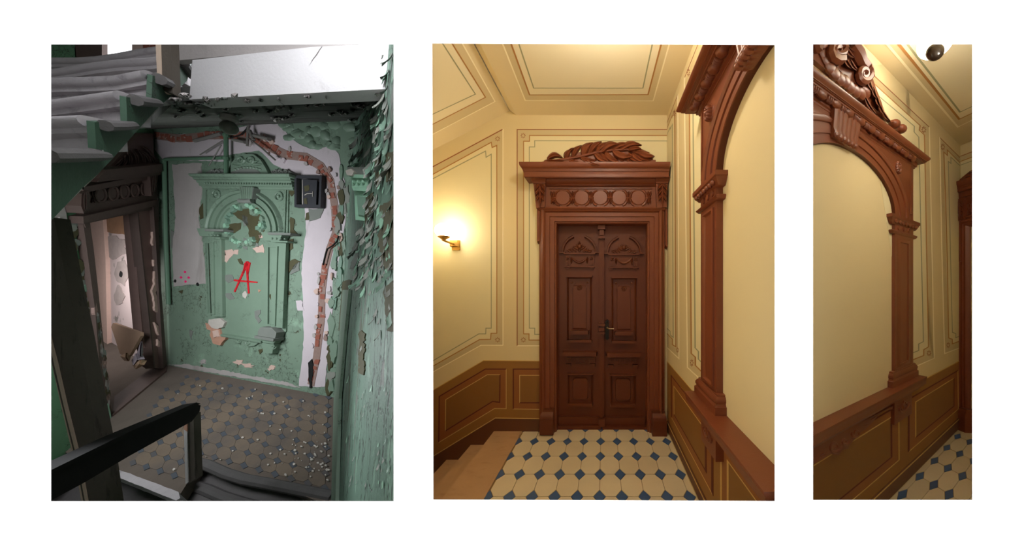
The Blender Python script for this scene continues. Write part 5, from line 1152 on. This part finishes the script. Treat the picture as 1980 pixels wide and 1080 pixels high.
# ---- far wall: bare plaster bands, brick channel, patches
patch(B1, [(333, 318), (388, 314), (391, 360), (383, 420), (391, 470), (398, 548), (336, 553), (333, 480), (339, 420)], 'plaster_grey', wl, 'bare_plaster', 0.012)
patch(B1, [(300, 262), (420, 255), (440, 250), (500, 238), (545, 240), (560, 268), (600, 288), (640, 283), (655, 298), (666, 350), (669, 420), (655, 500), (642, 600), (628, 748), (578, 746), (588, 650), (583, 520), (592, 440), (585, 345), (560, 332), (530, 318), (500, 290), (440, 300), (432, 312), (316, 308), (300, 290)], 'plaster', wl, 'bare_plaster', 0.006)
CH = [(300, 262), (350, 268), (400, 262), (440, 262), (482, 262), (520, 284), (556, 300), (592, 304), (622, 322), (640, 350), (648, 398), (650, 450), (638, 482), (629, 520), (624, 560), (622, 620), (613, 690), (602, 744)]
chn = MB().sweep(B1, [B1.uv(*p) for p in CH], [(-0.085, 0), (-0.085, 0.012), (0.085, 0.012), (0.085, 0)]).build('mortar_channel', M['mortar'], wl, smooth=0)
# bricks showing in the channel, each a piece
tot = 0; seg = []
for (x0, y0), (x1, y1) in zip(CH, CH[1:]):
    L_ = math.hypot(x1 - x0, y1 - y0); seg.append((tot, L_, x0, y0, x1, y1)); tot += L_
def along(s_):
    for t0, L_, x0, y0, x1, y1 in seg:
        if s_ <= t0 + L_: f_ = (s_ - t0) / L_; return x0 + (x1 - x0) * f_, y0 + (y1 - y0) * f_, (x1 - x0) / L_, (y1 - y0) / L_
    return x1, y1, 0, 1
s_ = 4
while s_ < tot - 6:
    x, y, tx, ty = along(s_); ln = rng.uniform(7, 12); w = rng.uniform(3, 6.5); o_ = rng.uniform(-3, 3)
    if rng.random() < 0.74:
        q = [(x + tx * a - ty * (b_ + o_) + rng.uniform(-1.1, 1.1), y + ty * a + tx * (b_ + o_) + rng.uniform(-1.1, 1.1)) for a, b_ in ((-ln / 2, -w), (ln / 2, -w), (ln / 2, w), (-ln / 2, w))]
        MB().pyramid(B1, q, 0.0, 0.016 + rng.uniform(0, .008), 0.94).build('brick', M['brick'], wl, smooth=0)
    s_ += ln + 1.6
for k in range(40):                                   # torn plaster lips beside the channel
    x, y, tx, ty = along(rng.uniform(150, tot)); sd = rng.choice((-1, 1)); o_ = sd * rng.uniform(9.5, 13)
    MB().prism(B1, blob(x - ty * o_, y + tx * o_, rng.uniform(2, 4.5), rng.uniform(3, 7), 7, .4), 0, .02 + rng.uniform(0, .02)).build('torn_plaster', M[('plaster', 'mortar', 'plaster_grey', 'pale')[k % 4]], wl, smooth=0)
patch(B1, [(596, 404), (627, 402), (618, 422), (598, 428)], 'ghost', wl, 'grey_patch', 0.016)
patch(B1, blob(600, 720, 5, 26, 10, .3), 'black', wl, 'scorched_hole', 0.026)
# green patches left of and right of the band, and the wavy flaking green above
for k in range(36):
    x, y = rng.uniform(545, 690), rng.uniform(238, 300)
    if y > 252 + 0.32 * (x - 540) + 10: continue
    MB().pyramid(B1, blob(x, y, rng.uniform(7, 15), rng.uniform(6, 12), 9, .2), 0.0, 0.015 + rng.uniform(0, .03), 0.72).build('blistered_paint', M['green_relief'], wl, smooth=60)
for k in range(34):
    f_ = rng.random(); y = 330 + f_ * 430; x = 688 - 0.079 * (y - 200) - rng.uniform(2, 18) * (1 - 0.3 * f_)
    MB().pyramid(B1, blob(x, y, rng.uniform(4, 9), rng.uniform(9, 24), 11, .4), 0.0, 0.012 + rng.uniform(0, .02), 0.88).build('blistered_paint', M[('green_relief', 'flake_mid', 'green_relief', 'olive', 'flake_grey')[k % 5]], wl, smooth=0)
pw = 'paint_patch'
# ---- stucco doorcase in relief, painted over green
bd = empty('stucco_doorcase', B1.P(475, 690, 0.05), 'green painted stucco relief of an arched doorcase with red letter on it', 'wall relief')
GR = M['green_relief']
def bpr(pts, d0, d1, nm, m=GR, par=bd, smooth=0): return MB().prism(B1, pts, d0, d1).build(nm, m, par, smooth=smooth)
pn = bpr([(391, 352), (558, 354), (553, 640), (524, 668), (432, 646), (402, 640)], 0, 0.02, 'panel')
A_, Bq_ = B1.uv(392, 356, .06), B1.uv(563, 358, .06)
hpx = 0.0098 * KR / 1.72
cnB = MB().hood(B1, A_, Bq_, [(w * hpx * 1.05, d) for w, d in ((16, .20), (14.5, .205), (12, .19), (10.5, .17), (10, .155), (7, .15), (6, .12), (2, .11), (1, .09), (-3, .085), (-4, .06), (-7, .05), (-8, .03))], 0.75).build('cornice', GR, bd)
for k in range(34):
    f_ = k / 33; x = 396 + f_ * 164
    MB().ball(B1.P(x, 354 + f_ * 1.6, .125), B1.u * .017, B1.v * .022, B1.n * .018, 6, 4).build('bead', GR, cnB)
ac = (476.5, 448)
def arcpx(rx, ry, a0=180, a1=0, n=20): return [(ac[0] + rx * math.cos(math.radians(a0 + (a1 - a0) * k / n)), ac[1] - ry * math.sin(math.radians(a0 + (a1 - a0) * k / n))) for k in range(n + 1)]
def bmould(path, prof, nm, m=GR, par=bd): return MB().sweep(B1, [B1.uv(*p) for p in path], prof).build(nm, m, par)
bmould(arcpx(72, 78), [(-.04, .02), (-.04, .05), (-.02, .075), (.0, .08), (.02, .06), (.03, .03), (.04, .02)], 'archivolt')
bmould(arcpx(60, 66), [(-.05, .02), (-.05, .055), (.05, .055), (.05, .02)], 'archivolt')
bmould(arcpx(51, 57), [(-.025, .02), (-.02, .05), (.0, .055), (.02, .05), (.025, .02)], 'archivolt')
kst = bpr([(462.5, 361), (490.5, 362), (487, 384), (466.5, 384)], 0, .13, 'keystone', M['ghost'])
for q in range(6):
    x = 464.5 + q * 4.6; xb = 467.8 + q * 3.5
    MB().tube([B1.P(x, 361.5, .13), B1.P((x + xb) / 2, 372, .135), B1.P(xb, 384, .13)], .016, 6).build('flute', GR, kst)
MB().tube([B1.P(464, 388, .11), B1.P(476.5, 389, .13), B1.P(488, 388, .11)], .045, 10).build('keystone_roll', M['ghost'], kst)
for x, y, r in ((418, 375.5, 7), (539, 379.5, 7.2)):
    pts = [(x + r * math.cos(a * math.pi / 8), y + r * 1.15 * math.sin(a * math.pi / 8)) for a in range(17)]
    rg = MB().tube([B1.P(*p, .03) for p in pts], .018, 6).build('roundel_ring', GR, bd)
    MB().ball(B1.P(x, y, .03), B1.u * .032, B1.v * .036, B1.n * .03, 10, 6).build('roundel_boss', GR, rg)
bmould([(404, 372), (404, 368), (404, 440)], [(-.012, .02), (-.012, .04), (.012, .04), (.012, .02)], 'spandrel_moulding')
bmould([(557, 359), (554, 450)], [(-.012, .02), (-.012, .04), (.012, .04), (.012, .02)], 'spandrel_moulding')
for pts, shp, cap in (([(404, 460), (428, 461), (430, 612), (410, 612)], [(408, 470), (424, 470), (426, 606), (413, 606)], [(396, 443), (431, 443.5), (430, 449), (427, 459), (402, 458), (398, 449)]),
                      ([(524, 470), (553, 470), (546, 634), (524, 632)], [(529, 478), (547, 478), (542, 628), (528, 626)], [(518, 450), (561, 452), (559, 458), (554, 468), (525, 467), (521, 457)])):
    pl_ = bpr(pts, 0.02, .075, 'pilaster')
    bmould(shp + shp[:1], [(-.012, .07), (-.010, .095), (.010, .095), (.012, .07)], 'pilaster_moulding', GR, pl_)
    cp_ = MB().pyramid(B1, cap, .02, .14, .97).build('capital', GR, bd, smooth=0)
    x0, x1 = cap[0][0], cap[1][0]; y0 = cap[0][1]
    MB().prism(B1, [(x0 - 1, y0 - 1), (x1 + 1, y0), (x1, y0 + 4), (x0, y0 + 3.5)], .02, .18).build('abacus', M['ghost'], cp_, smooth=0)
    for q in range(4): MB().ball(B1.P(x0 + 9 + q * (x1 - x0 - 18) / 3, y0 + 11 + q * .2, .14), B1.u * .022, B1.v * .024, B1.n * .025, 8, 5).build('capital_bead', GR, cp_)
    MB().prism(B1, [(x0 + 5, y0 + 14.5), (x1 - 5, y0 + 15.5), (x1 - 6, y0 + 18.5), (x0 + 6, y0 + 17.5)], .02, .16).build('astragal', GR, cp_, smooth=0)
# right base, broken left base, shelf line with scrolls
ba = MB().pyramid(B1, [(519, 630), (541, 631), (551, 641), (548, 653), (513, 648), (514, 638)], .02, .15, .95).build('pilaster_base', M['ghost'], bd, smooth=0)
MB().pyramid(B1, [(512, 646), (550, 652), (549, 657), (512, 651)], .02, .19, .97).build('base_moulding', M['ghost'], ba, smooth=0)
MB().pyramid(B1, [(514, 652), (547, 656), (541, 663), (520, 660)], .02, .12, .95).build('base_moulding', GR, ba, smooth=0)
br_ = MB().pyramid(B1, [(518, 660), (542, 663), (539, 682), (520, 681)], 0, .10, .93).build('bracket', GR, bd, smooth=0)
spiral(B1, 529, 670, 5, 1.3, .10, .014, 'bracket_scroll', br_, m='green_relief')
bmould([(436, 646.5), (514, 659.5)], [(-.03, 0), (-.03, .07), (-.01, .08), (.015, .08), (.03, .03), (.03, 0)], 'shelf_moulding')
av = bpr([(440, 650), (513, 662), (513, 667), (500, 662), (492, 668), (478, 670), (466, 664), (452, 662)], 0, .03, 'apron')
spiral(B1, 462, 658.5, 5, 1.3, .03, .016, 'apron_scroll', av, m='green_relief'); spiral(B1, 480, 661.5, 5, 1.3, .03, .016, 'apron_scroll', av, m='green_relief', flip=-1)
for pts, m, d in (([(404, 617), (425, 615), (434, 623), (430, 632), (420, 636), (408, 633), (403, 626)], 'chip', .06), ([(408, 632), (424, 634), (428, 650), (434, 656), (425, 667), (412, 664), (406, 648)], 'rust', .045), ([(397, 624), (406, 626), (408, 640), (400, 636)], 'rust', .03), ([(428, 647), (437, 650), (434, 656), (427, 655)], 'rust', .05), ([(411, 640), (420, 638), (423, 650), (413, 652)], 'pale', .06)):
    patch(B1, pts, m, bd, 'broken_stucco', d, .8, 5)
# lunette crest with scrolls
lu = bpr([(434, 340), (438, 336), (446, 316), (458, 302), (470, 297), (490, 298), (503, 308), (512, 322), (520, 338), (545, 341)], 0, .06, 'lunette')
for x, y, fl_ in ((466, 309, 1), (485, 309, -1)): spiral(B1, x, y, 8, 1.6, .07, .03, 'scroll', lu, m='green_relief', flip=fl_)
for k in range(7):
    a = math.radians(155 - k * 22); MB().leaf(B1, (477 + 12 * math.cos(a), 322 - 9 * math.sin(a)), (477 + 33 * math.cos(a), 326 - 22 * math.sin(a)), 8, .05, .04, n=5).build('shell_leaf', GR, lu)
for k in range(9): MB().ball(B1.P(455 + k * 6, 324 + (k - 4) ** 2 * .25, .06), B1.u * .04, B1.v * .03, B1.n * .03, 7, 5).build('shell_lobe', GR, lu)
patch(B1, [(447, 332), (462, 326), (492, 326), (508, 337), (445, 338)], 'ghost', lu, 'grey_field', .066, .6)
for x, fl_ in ((412, 1), (421, 1), (532, -1), (541, -1), (552, -1)): spiral(B1, x, 331, 5, 1.3, .05, .026, 'scroll', lu, m='ghost', flip=fl_)
MB().prism(B1, wob([(388, 341), (402, 330), (430, 327), (440, 336), (520, 338), (556, 328), (578, 341)], .8), 0, .045).build('crest_base', M['ghost'], bd, smooth=0)
# peeled areas on the relief panel and round it
for pts, m in (([(446, 409), (470, 404), (499, 401), (503, 414), (510, 430), (511, 446), (503, 460), (499, 470), (482, 466), (480, 440), (470, 428), (455, 418)], 'olive'), ([(438, 436), (448, 432), (466, 430), (464, 442), (450, 452), (442, 450)], 'olive'), ([(426, 480), (434, 478), (437, 492), (428, 498)], 'olive'), ([(458, 500), (466, 499), (470, 512), (463, 511)], 'olive'),
               ([(434, 438), (443, 440), (446, 456), (438, 452)], 'ghost'), ([(468, 415), (478, 419), (480, 436), (471, 436)], 'ghost'), ([(470, 460), (478, 462), (477, 482), (470, 478)], 'ghost'), ([(482, 466), (499, 470), (502, 478), (488, 474)], 'ghost'),
               ([(434, 484), (448, 482), (453, 488), (444, 500), (438, 507), (429, 500)], 'pale'), ([(452, 482), (461, 483), (459, 492), (452, 490)], 'pale'), ([(488, 480), (508, 472), (511, 488), (496, 488)], 'pale'), ([(499, 455), (509, 453), (508, 460), (501, 460)], 'pale'),
               ([(434, 532), (448, 530), (452, 542), (442, 547), (434, 542)], 'ghost'), ([(432, 566), (446, 566), (453, 577), (445, 580), (438, 576)], 'ghost'), ([(527, 520), (540, 518), (552, 526), (545, 535), (541, 560), (532, 552), (529, 538)], 'ghost'), ([(405, 520), (417, 520), (415, 533), (405, 532)], 'olive'), ([(410, 540), (421, 542), (419, 556), (411, 555)], 'ghost'),
               ([(492, 602), (503, 598), (504, 606), (498, 610), (505, 620), (499, 624), (493, 614)], 'ghost'), ([(468, 566), (474, 562), (478, 570), (474, 578), (468, 572)], 'chip'), ([(498, 559), (504, 561), (500, 565)], 'rust'), ([(519, 570), (526, 568), (524, 568), (525, 582)], 'olive')):
    patch(B1, pts, m, bd, pw, .026, .9, 5, .015)
for k in range(46):                                   # curled edges of paint round the bare arch field
    a = rng.uniform(0, 2 * math.pi); x, y = 474 + 34 * math.cos(a) + rng.uniform(-5, 5), 436 + 36 * math.sin(a) + rng.uniform(-5, 5)
    MB().pyramid(B1, blob(x, y, rng.uniform(3, 6.5), rng.uniform(3, 7), 6, .35), .02, .05 + rng.uniform(0, .03), .8).build('paint_flake', M[('flake_green', 'flake_mid', 'green_relief')[k % 3]], bd, smooth=0)
for pts, m in (([(558, 352), (566, 356), (570, 372), (563, 380), (557, 370)], 'olive'), ([(560, 420), (570, 424), (568, 444), (574, 452), (562, 458)], 'olive'), ([(556, 464), (566, 460), (566, 480), (556, 486)], 'olive'), ([(554, 508), (570, 500), (580, 505), (568, 520), (554, 528)], 'olive'), ([(568, 512), (580, 506), (578, 522), (560, 530)], 'ghost'), ([(384, 402), (398, 386), (402, 402), (396, 420), (386, 424)], 'olive'), ([(330, 444), (340, 450), (338, 480), (330, 478)], 'ghost'), ([(592, 412), (602, 408), (602, 424), (590, 426)], 'olive'), ([(500, 676), (510, 672), (508, 680), (502, 684)], 'olive'), ([(366, 638), (372, 640), (370, 656), (367, 650)], 'ghost'), ([(345, 562), (354, 560), (352, 567)], 'olive'), ([(571, 582), (583, 580), (588, 600), (574, 600)], 'plaster'), (blob(462, 700, 9, 5, 14, .5), 'pale'), (blob(478, 707, 11, 5, 14, .5), 'pale'), (blob(525, 711, 8, 4, 12, .5), 'pale'), (blob(392, 700, 7, 4, 12, .5), 'plaster_grey'), ([(325, 704), (360, 712), (480, 732), (580, 750), (560, 740), (420, 714), (360, 704)], 'plaster_grey')):
    patch(B1, pts, m, wl, pw, .010, 1.2, 5)
# the red letter, pink dots, black holes
lt = MB()
for (x0, y0), (x1, y1), w in (((479, 505), (453, 564), 2.4), ((476, 505), (480.5, 567), 2.4), ((452, 541.5), (497, 545.5), 2.3), ((474, 508), (470, 528), 2.2), ((482, 507), (478, 530), 2.6)):
    L_ = math.hypot(x1 - x0, y1 - y0); nx, ny = -(y1 - y0) / L_ * w * .8, (x1 - x0) / L_ * w * .8
    lt.prism(B1, [(x0 + nx, y0 + ny), (x1 + nx * .7, y1 + ny * .7), (x1 - nx * .7, y1 - ny * .7), (x0 - nx, y0 - ny)], .018, .031)
lt.build('red_letter', M['red'], bd, smooth=0, label='red spray painted letter A')
for x, y in ((357.5, 525.5), (349.8, 536), (364.6, 536.3), (358.4, 544)): MB().prism(B1, blob(x, y, 2.2, 2.2, 10, .08), 0, .016).build('pink_dot', M['pink'], wl, smooth=0)
for x, y in ((339.3, 542.8), (382.4, 549)): MB().lathe(B1.P(x, y, .01), B1.u, B1.v, B1.n, [(.036, 0), (.036, .008), (.026, .010), (.022, .004)], 14).build('socket_hole', M['black'], wl)

# ---- pipes, wires, lamp and metal box on the far wall
pp = MB().tube([B1.P(432, 305, .06), B1.P(322, 307.5, .06), B1.P(317.5, 310, .06), B1.P(317.5, 316, .06), B1.P(321, 470, .06), B1.P(326, 588, .06)], [.034] * 6, 9)
pp.build('surface_conduit', M['pipe'], label='green painted conduit running along and down the far wall', cat='pipe')
hg = empty('hanging_lamp_pipe', B1.P(438, 334, .12), 'upright green pipe below the dusty globe above the stucco doorcase', 'pipe')
MB().tube([B1.P(437, 252, .12), B1.P(437.5, 300, .12), B1.P(437.5, 336, .12)], .036, 9).build('pipe_length', M['pipe'], hg)
for y in (306, 262): MB().lathe(B1.P(437.3, y, .12), B1.u, B1.n, B1.v, [(.05, -.03), (.055, 0), (.05, .03)], 10).build('pipe_collar', M['pipe'], hg)
gl = empty('globe_lamp', B1.P(443, 232, 2.3), 'dusty grey glass globe lamp hanging from the flaking ceiling', 'lamp')
gr_ = 12.8 / F * (B1.P(443, 247, 2.3).y)
gz = B1.P(443, 247, 2.3)
MB().ball(gz, (gr_, 0, 0), (0, gr_, 0), (0, 0, gr_), 20, 14).build('globe_shade', M['dusty_glass'], gl)
MB().lathe(gz + Vector((0, 0, gr_ * .9)), (1, 0, 0), (0, 1, 0), (0, 0, 1), [(.05, 0), (.07, .02), (.07, .06), (.04, .09)], 14).build('lamp_cap', M['plaster_grey'], gl)
for pts, r, lab in (([(376, 272), (400, 266), (428, 258)], .034, 'grey conduit stub slanting left of the upright green pipe'), ([(450, 270), (462, 272), (474, 275)], .03, 'short conduit stub right of the upright green pipe'), ([(492, 262), (505, 265), (521, 269)], .036, 'grey conduit stub ending at the brick channel'), ([(483, 252), (487, 262), (491, 271)], .03, 'steep conduit stub under the ceiling')):
    MB().tube([B1.P(*p, .10) for p in pts], r, 8).build('conduit_stub', M['greypipe'], label=lab, cat='pipe', group='broken conduits over the stucco doorcase')
for pts, r, m, lab in (([(387, 299), (404, 288), (430, 272)], .012, 'greypipe', 'thin rod leaning left beside the upright green pipe'), ([(404, 320), (415, 302), (428, 280)], .010, 'greypipe', 'steeper thin rod left of the upright green pipe'), ([(482, 268), (506, 286), (532, 309)], .016, 'greypipe', 'long thin rod slanting down to the right'), ([(480, 240), (479, 262), (478, 282)], .02, 'greypipe', 'upright rod at the centre of the broken conduits')):
    MB().tube([B1.P(*p, .12) for p in pts], r, 6).build('metal_rod', M[m], label=lab, cat='rod', group='rods over the stucco doorcase')
for pts, r, lab in (([(438, 266), (452, 265), (466, 260), (476, 250), (480, 242)], .012, 'sagging wire from the green pipe up to the ceiling'), ([(655, 456), (652, 466), (644, 474), (633, 481), (629, 494), (625, 512)], .014, 'black cable hanging out of the brick channel'), ([(265, 262), (270, 272), (277, 266), (284, 250)], .008, 'thin wire loop under the stair edge')):
    MB().tube([B1.P(*p, .06) for p in pts], r, 6).build('loose_wire', M['black'], label=lab, cat='wire', group='loose wires of the stairwell')
jb = empty('junction_box', B1.P(605, 402, .05), 'open dark metal meter box set in the wall beside the brick channel', 'metal box')
MB().sweep(B1, [B1.uv(*p) for p in ((582, 399), (582, 345), (629, 346), (627, 400))], [(-.02, 0), (-.02, .09), (.035, .09), (.035, 0)], True).build('box_frame', M['boxmetal'], jb, smooth=0)
MB().prism(B1, [(584, 347), (626, 348), (624, 398), (584, 397)], 0, .02).build('box_back', M['plaster_grey'], jb, smooth=0)
MB().prism(B1, [(585, 346), (613, 348), (611, 399), (586, 397)], .06, .085).build('box_door', M['boxmetal'], jb, smooth=0)
MB().prism(B1, wob([(614, 352), (620, 350), (618, 372), (622, 392), (614, 396)], .8), .02, .05).build('box_fitting', M['black'], jb, smooth=0)
for pts in ([(587, 360), (597, 358), (598, 368), (590, 370)], [(587, 384), (593, 382), (594, 394), (588, 394)]): patch(B1, pts, 'olive', jb, pw, .09, .6, 4, .08)
MB().tube([B1.P(589, 377, .095), B1.P(594, 374, .095), B1.P(604, 374, .095), B1.P(605, 370, .095), B1.P(605, 380, .095)], .008, 5).build('box_handle', M['chip'], jb)

# ---- right wall: corner strip, capital, and the curling paint
cst = MB().prism(R1, [(674, 560), (666, 640), (655, 770), (648, 980), (640, 980), (645, 770), (656, 640), (662, 560)], 0, .03).build('trim_4', M['green_relief'], kind='structure', smooth=0)
cpx = empty('wall_capital', R1.P(695, 420, .05), 'pale green broken capital and panel on the right wall under curling paint', 'capital')
CPS = Surf(R1.P(709, 370), DBK)
for x0, y0, x1, y1, d, m in ((671, 322, 712, 336, .12, 'ghost'), (675, 336, 713, 343, .14, 'flake_green'), (679, 343, 713, 362, .09, 'flake_green'), (681, 362, 713, 368, .11, 'flake_green'), (685, 369, 713, 425, .05, 'flake_green'), (690, 378, 707, 415, .07, 'flake_mid')):
    MB().prism(CPS, wob([(x0, y0), (x1, y0 + 2), (x1, y1 + 2), (x0 + 2, y1)], .5, 12), -0.15, d * .6).build('capital_block', M[m], cpx, smooth=0)
for q in range(3): MB().ball(CPS.P(685 + q * 9, 352, .06), CPS.u * .014, CPS.v * .022, CPS.n * .02, 8, 5).build('capital_bead', M['flake_green'], cpx)
MB().prism(CPS, wob([(668, 330), (678, 326), (684, 332), (680, 340), (670, 338)], .5), .02, .1).build('broken_corner', M['chip'], cpx, smooth=0)


def flake_mesh(name, k, m):
    r_ = random.Random(100 + k); n = 4; vs = []; fs = []; cu = r_.uniform(.25, .75); tw = r_.uniform(-.3, .3)
    for j in range(n + 1):
        for i in range(n + 1):
            x, y = i / n - .5, -j / n
            w = (1 - .45 * abs(j / n - .35 - .1 * (k % 3))) * (1 + r_.uniform(-.10, .10))
            vs.append(Vector((x * w + .12 * tw * y, y * (1 + r_.uniform(-.05, .05)) - (.12 * math.cos(i * 2.1 + k) if j == n else 0), cu * (j / n) ** 2 + tw * x * (j / n) + .25 * x * x)))
    for j in range(n):
        for i in range(n): a = j * (n + 1) + i; fs.append((a, a + 1, a + n + 2, a + n + 1))
    b = len(vs); vs += [v + Vector((0, 0, -.03)) for v in vs]; fs += [tuple(b + i for i in reversed(f)) for f in list(fs)]
    rim = list(range(n + 1)) + [j * (n + 1) + n for j in range(1, n + 1)] + [n * (n + 1) + i for i in range(n - 1, -1, -1)] + [j * (n + 1) for j in range(n - 1, 0, -1)]
    fs += [(rim[i], rim[(i + 1) % len(rim)], b + rim[(i + 1) % len(rim)], b + rim[i]) for i in range(len(rim))]
    me = bpy.data.meshes.new(name); me.from_pydata([tuple(v) for v in vs], [], fs); me.materials.append(M[m])
    for p in me.polygons: p.use_smooth = True
    me.set_sharp_from_angle(angle=math.radians(50)); return me


from mathutils import Matrix
FM = [flake_mesh('curled_flake', k, m) for k, m in enumerate(('flake_grey', 'flake_grey', 'flake_green', 'flake_mid', 'flake_grey', 'flake_grey', 'ghost', 'flake_green'))]
def flake(S, x, y, size, par, asp=1.0, ang=0.0, lift=1.0, k=None):
    me = FM[rng.randrange(len(FM)) if k is None else k]
    o = bpy.data.objects.new('curled_flake', me); COL.objects.link(o)
    p = S.P(x, y, 0.004); ca, sa = math.cos(ang), math.sin(ang)
    ux, uy = S.u * ca + S.v * sa, S.v * ca - S.u * sa
    m3 = Matrix((ux * size * asp, uy * size, S.n * size * lift)).transposed()
    o.parent = par; o.matrix_basis = Matrix.Translation(p - WLOC[par.name]) @ m3.to_4x4()
    return o
RP = [(700, 215), (722, 150), (742, 96), (760, 96), (760, 620), (735, 640), (715, 600), (690, 590), (684, 480), (690, 430), (712, 420), (712, 320), (672, 318), (690, 260)]
for pts in ([(735, 400), (761, 380), (761, 520), (745, 520), (730, 470)], [(705, 380), (722, 370), (716, 470), (706, 450)], [(742, 560), (761, 540), (761, 640), (748, 640)], [(694, 640), (704, 640), (702, 725), (694, 720)], [(660, 545), (678, 540), (672, 600), (660, 640), (652, 640)], [(745, 300), (761, 290), (761, 345), (748, 350)], [(724, 310), (733, 300), (735, 350), (726, 360)]):
    patch(R1, pts, 'olive', wr, 'bare_undercoat', .006, 2.4, 5)
nf = 0
while nf < 270:
    x, y = rng.uniform(668, 761), rng.uniform(95, 650)
    if not inside(x, y, RP): continue
    if y > 540 and rng.random() < .5: continue
    zz = R1.P(x, y).y
    sz = rng.uniform(9, 25) * zz / F * (1.15 if rng.random() < .2 else .9)
    flake(R1, x, y, sz, wr, rng.uniform(.8, 1.7), rng.gauss(0, .35), rng.uniform(.3, .85)); nf += 1
for k in range(28):
    x, y = rng.uniform(668, 757), rng.uniform(650, 950); zz = R1.P(x, y).y
    if x < 650 + (y - 600) * .01: continue
    flake(R1, x, y, rng.uniform(5, 14) * zz / F, wr, rng.uniform(.5, 1.0), rng.gauss(0, .3), rng.uniform(.2, .5))

# ---- foreground: plank, post board, handrail and its post
PS = Surf(ray(150, 700) * 2.7 + EYEV, (1, 0.1, 0))
pk = empty('leaning_plank', PS.P(190, 1000), 'tall weathered grey plank with pale sawn edge standing at the far left', 'plank')
MB().prism(PS, [(90, 428), (104, 420), (128, 540), (150, 640), (180, 800), (196, 880), (252, 1260), (215, 1260), (172, 1000), (150, 880), (124, 780), (90, 640)], -0.09, 0).build('plank_face', M['plank'], pk, smooth=0)
MB().prism(PS, [(90, 640), (93, 640), (110, 705), (127, 780), (152, 880), (220, 1260), (207, 1260), (163, 1000), (142, 885), (117, 780), (97, 690), (90, 668)], -0.085, 0.01).build('plank_edge', M['plank_edge'], pk, label='pale sawn edge', smooth=0)
MB().prism(PS, [(90, 655), (96, 672), (121, 780), (147, 884), (169, 1000), (167, 1000), (145, 884), (119, 780), (94, 676), (90, 662)], 0, 0.013).build('plank_groove', M['plank'], pk, smooth=0)
P2 = Surf(ray(318, 130) * 2.5 + EYEV, (1, 0.2, 0))
pb = empty('stair_post_board', P2.P(320, 180), 'grey wooden board post fixed to the stair side at the top', 'post')
MB().prism(P2, [(309, 70), (329.5, 70), (334, 181), (313, 174)], -0.06, 0).build('post_face', M['plank'], pb, smooth=0)
MB().prism(P2, [(300, 70), (310, 70), (313.5, 174), (305, 173)], -0.06, 0.004).build('post_edge', M['plank_edge'], pb, label='pale edge of the board', smooth=0)
ra, rb_ = ray(95, 937) * 1.75 + EYEV, ray(380, 797) * 3.7 + EYEV
HR = Surf(ra, rb_ - ra, (0, 0, 1))
hr = empty('handrail', ra, 'black wooden handrail slanting across the bottom left of the stairwell', 'handrail')
MB().prism(HR, [(80, 923), (99, 914), (250, 840), (379, 781), (388, 783), (386, 795), (371, 814), (250, 881), (160, 934), (80, 977)], -0.07, 0).build('rail_face', M['rail'], hr, smooth=0)
MB().prism(HR, [(80, 917), (99, 908), (250, 834), (380, 777.5), (388, 780), (380, 783.5), (250, 842), (99, 916), (80, 925)], -0.09, 0.012).build('rail_cap', M['rail'], hr, smooth=0)
PO = Surf(ray(365, 930) * 4.05 + EYEV, (1, 0.1, 0))
po = empty('rail_post', PO.P(365, 936), 'dark rail post with white worn edge under the end of the handrail', 'post')
MB().prism(PO, [(361, 806), (374, 800), (376, 870), (378, 925), (363, 936), (361, 870)], -0.08, 0).build('post_face', M['plank'], po, smooth=0)
MB().prism(PO, [(355.5, 830), (361.5, 834), (363.5, 932), (358.5, 935)], -0.08, 0.01).build('post_edge', M['white_edge'], po, label='white worn edge', smooth=0)
MB().prism(PO, [(355.5, 817), (361, 812), (361.5, 834), (355.5, 830)], -0.08, 0.012).build('post_bare_wood', M['rust'], po, label='bare orange wood at the top of the edge', smooth=0)
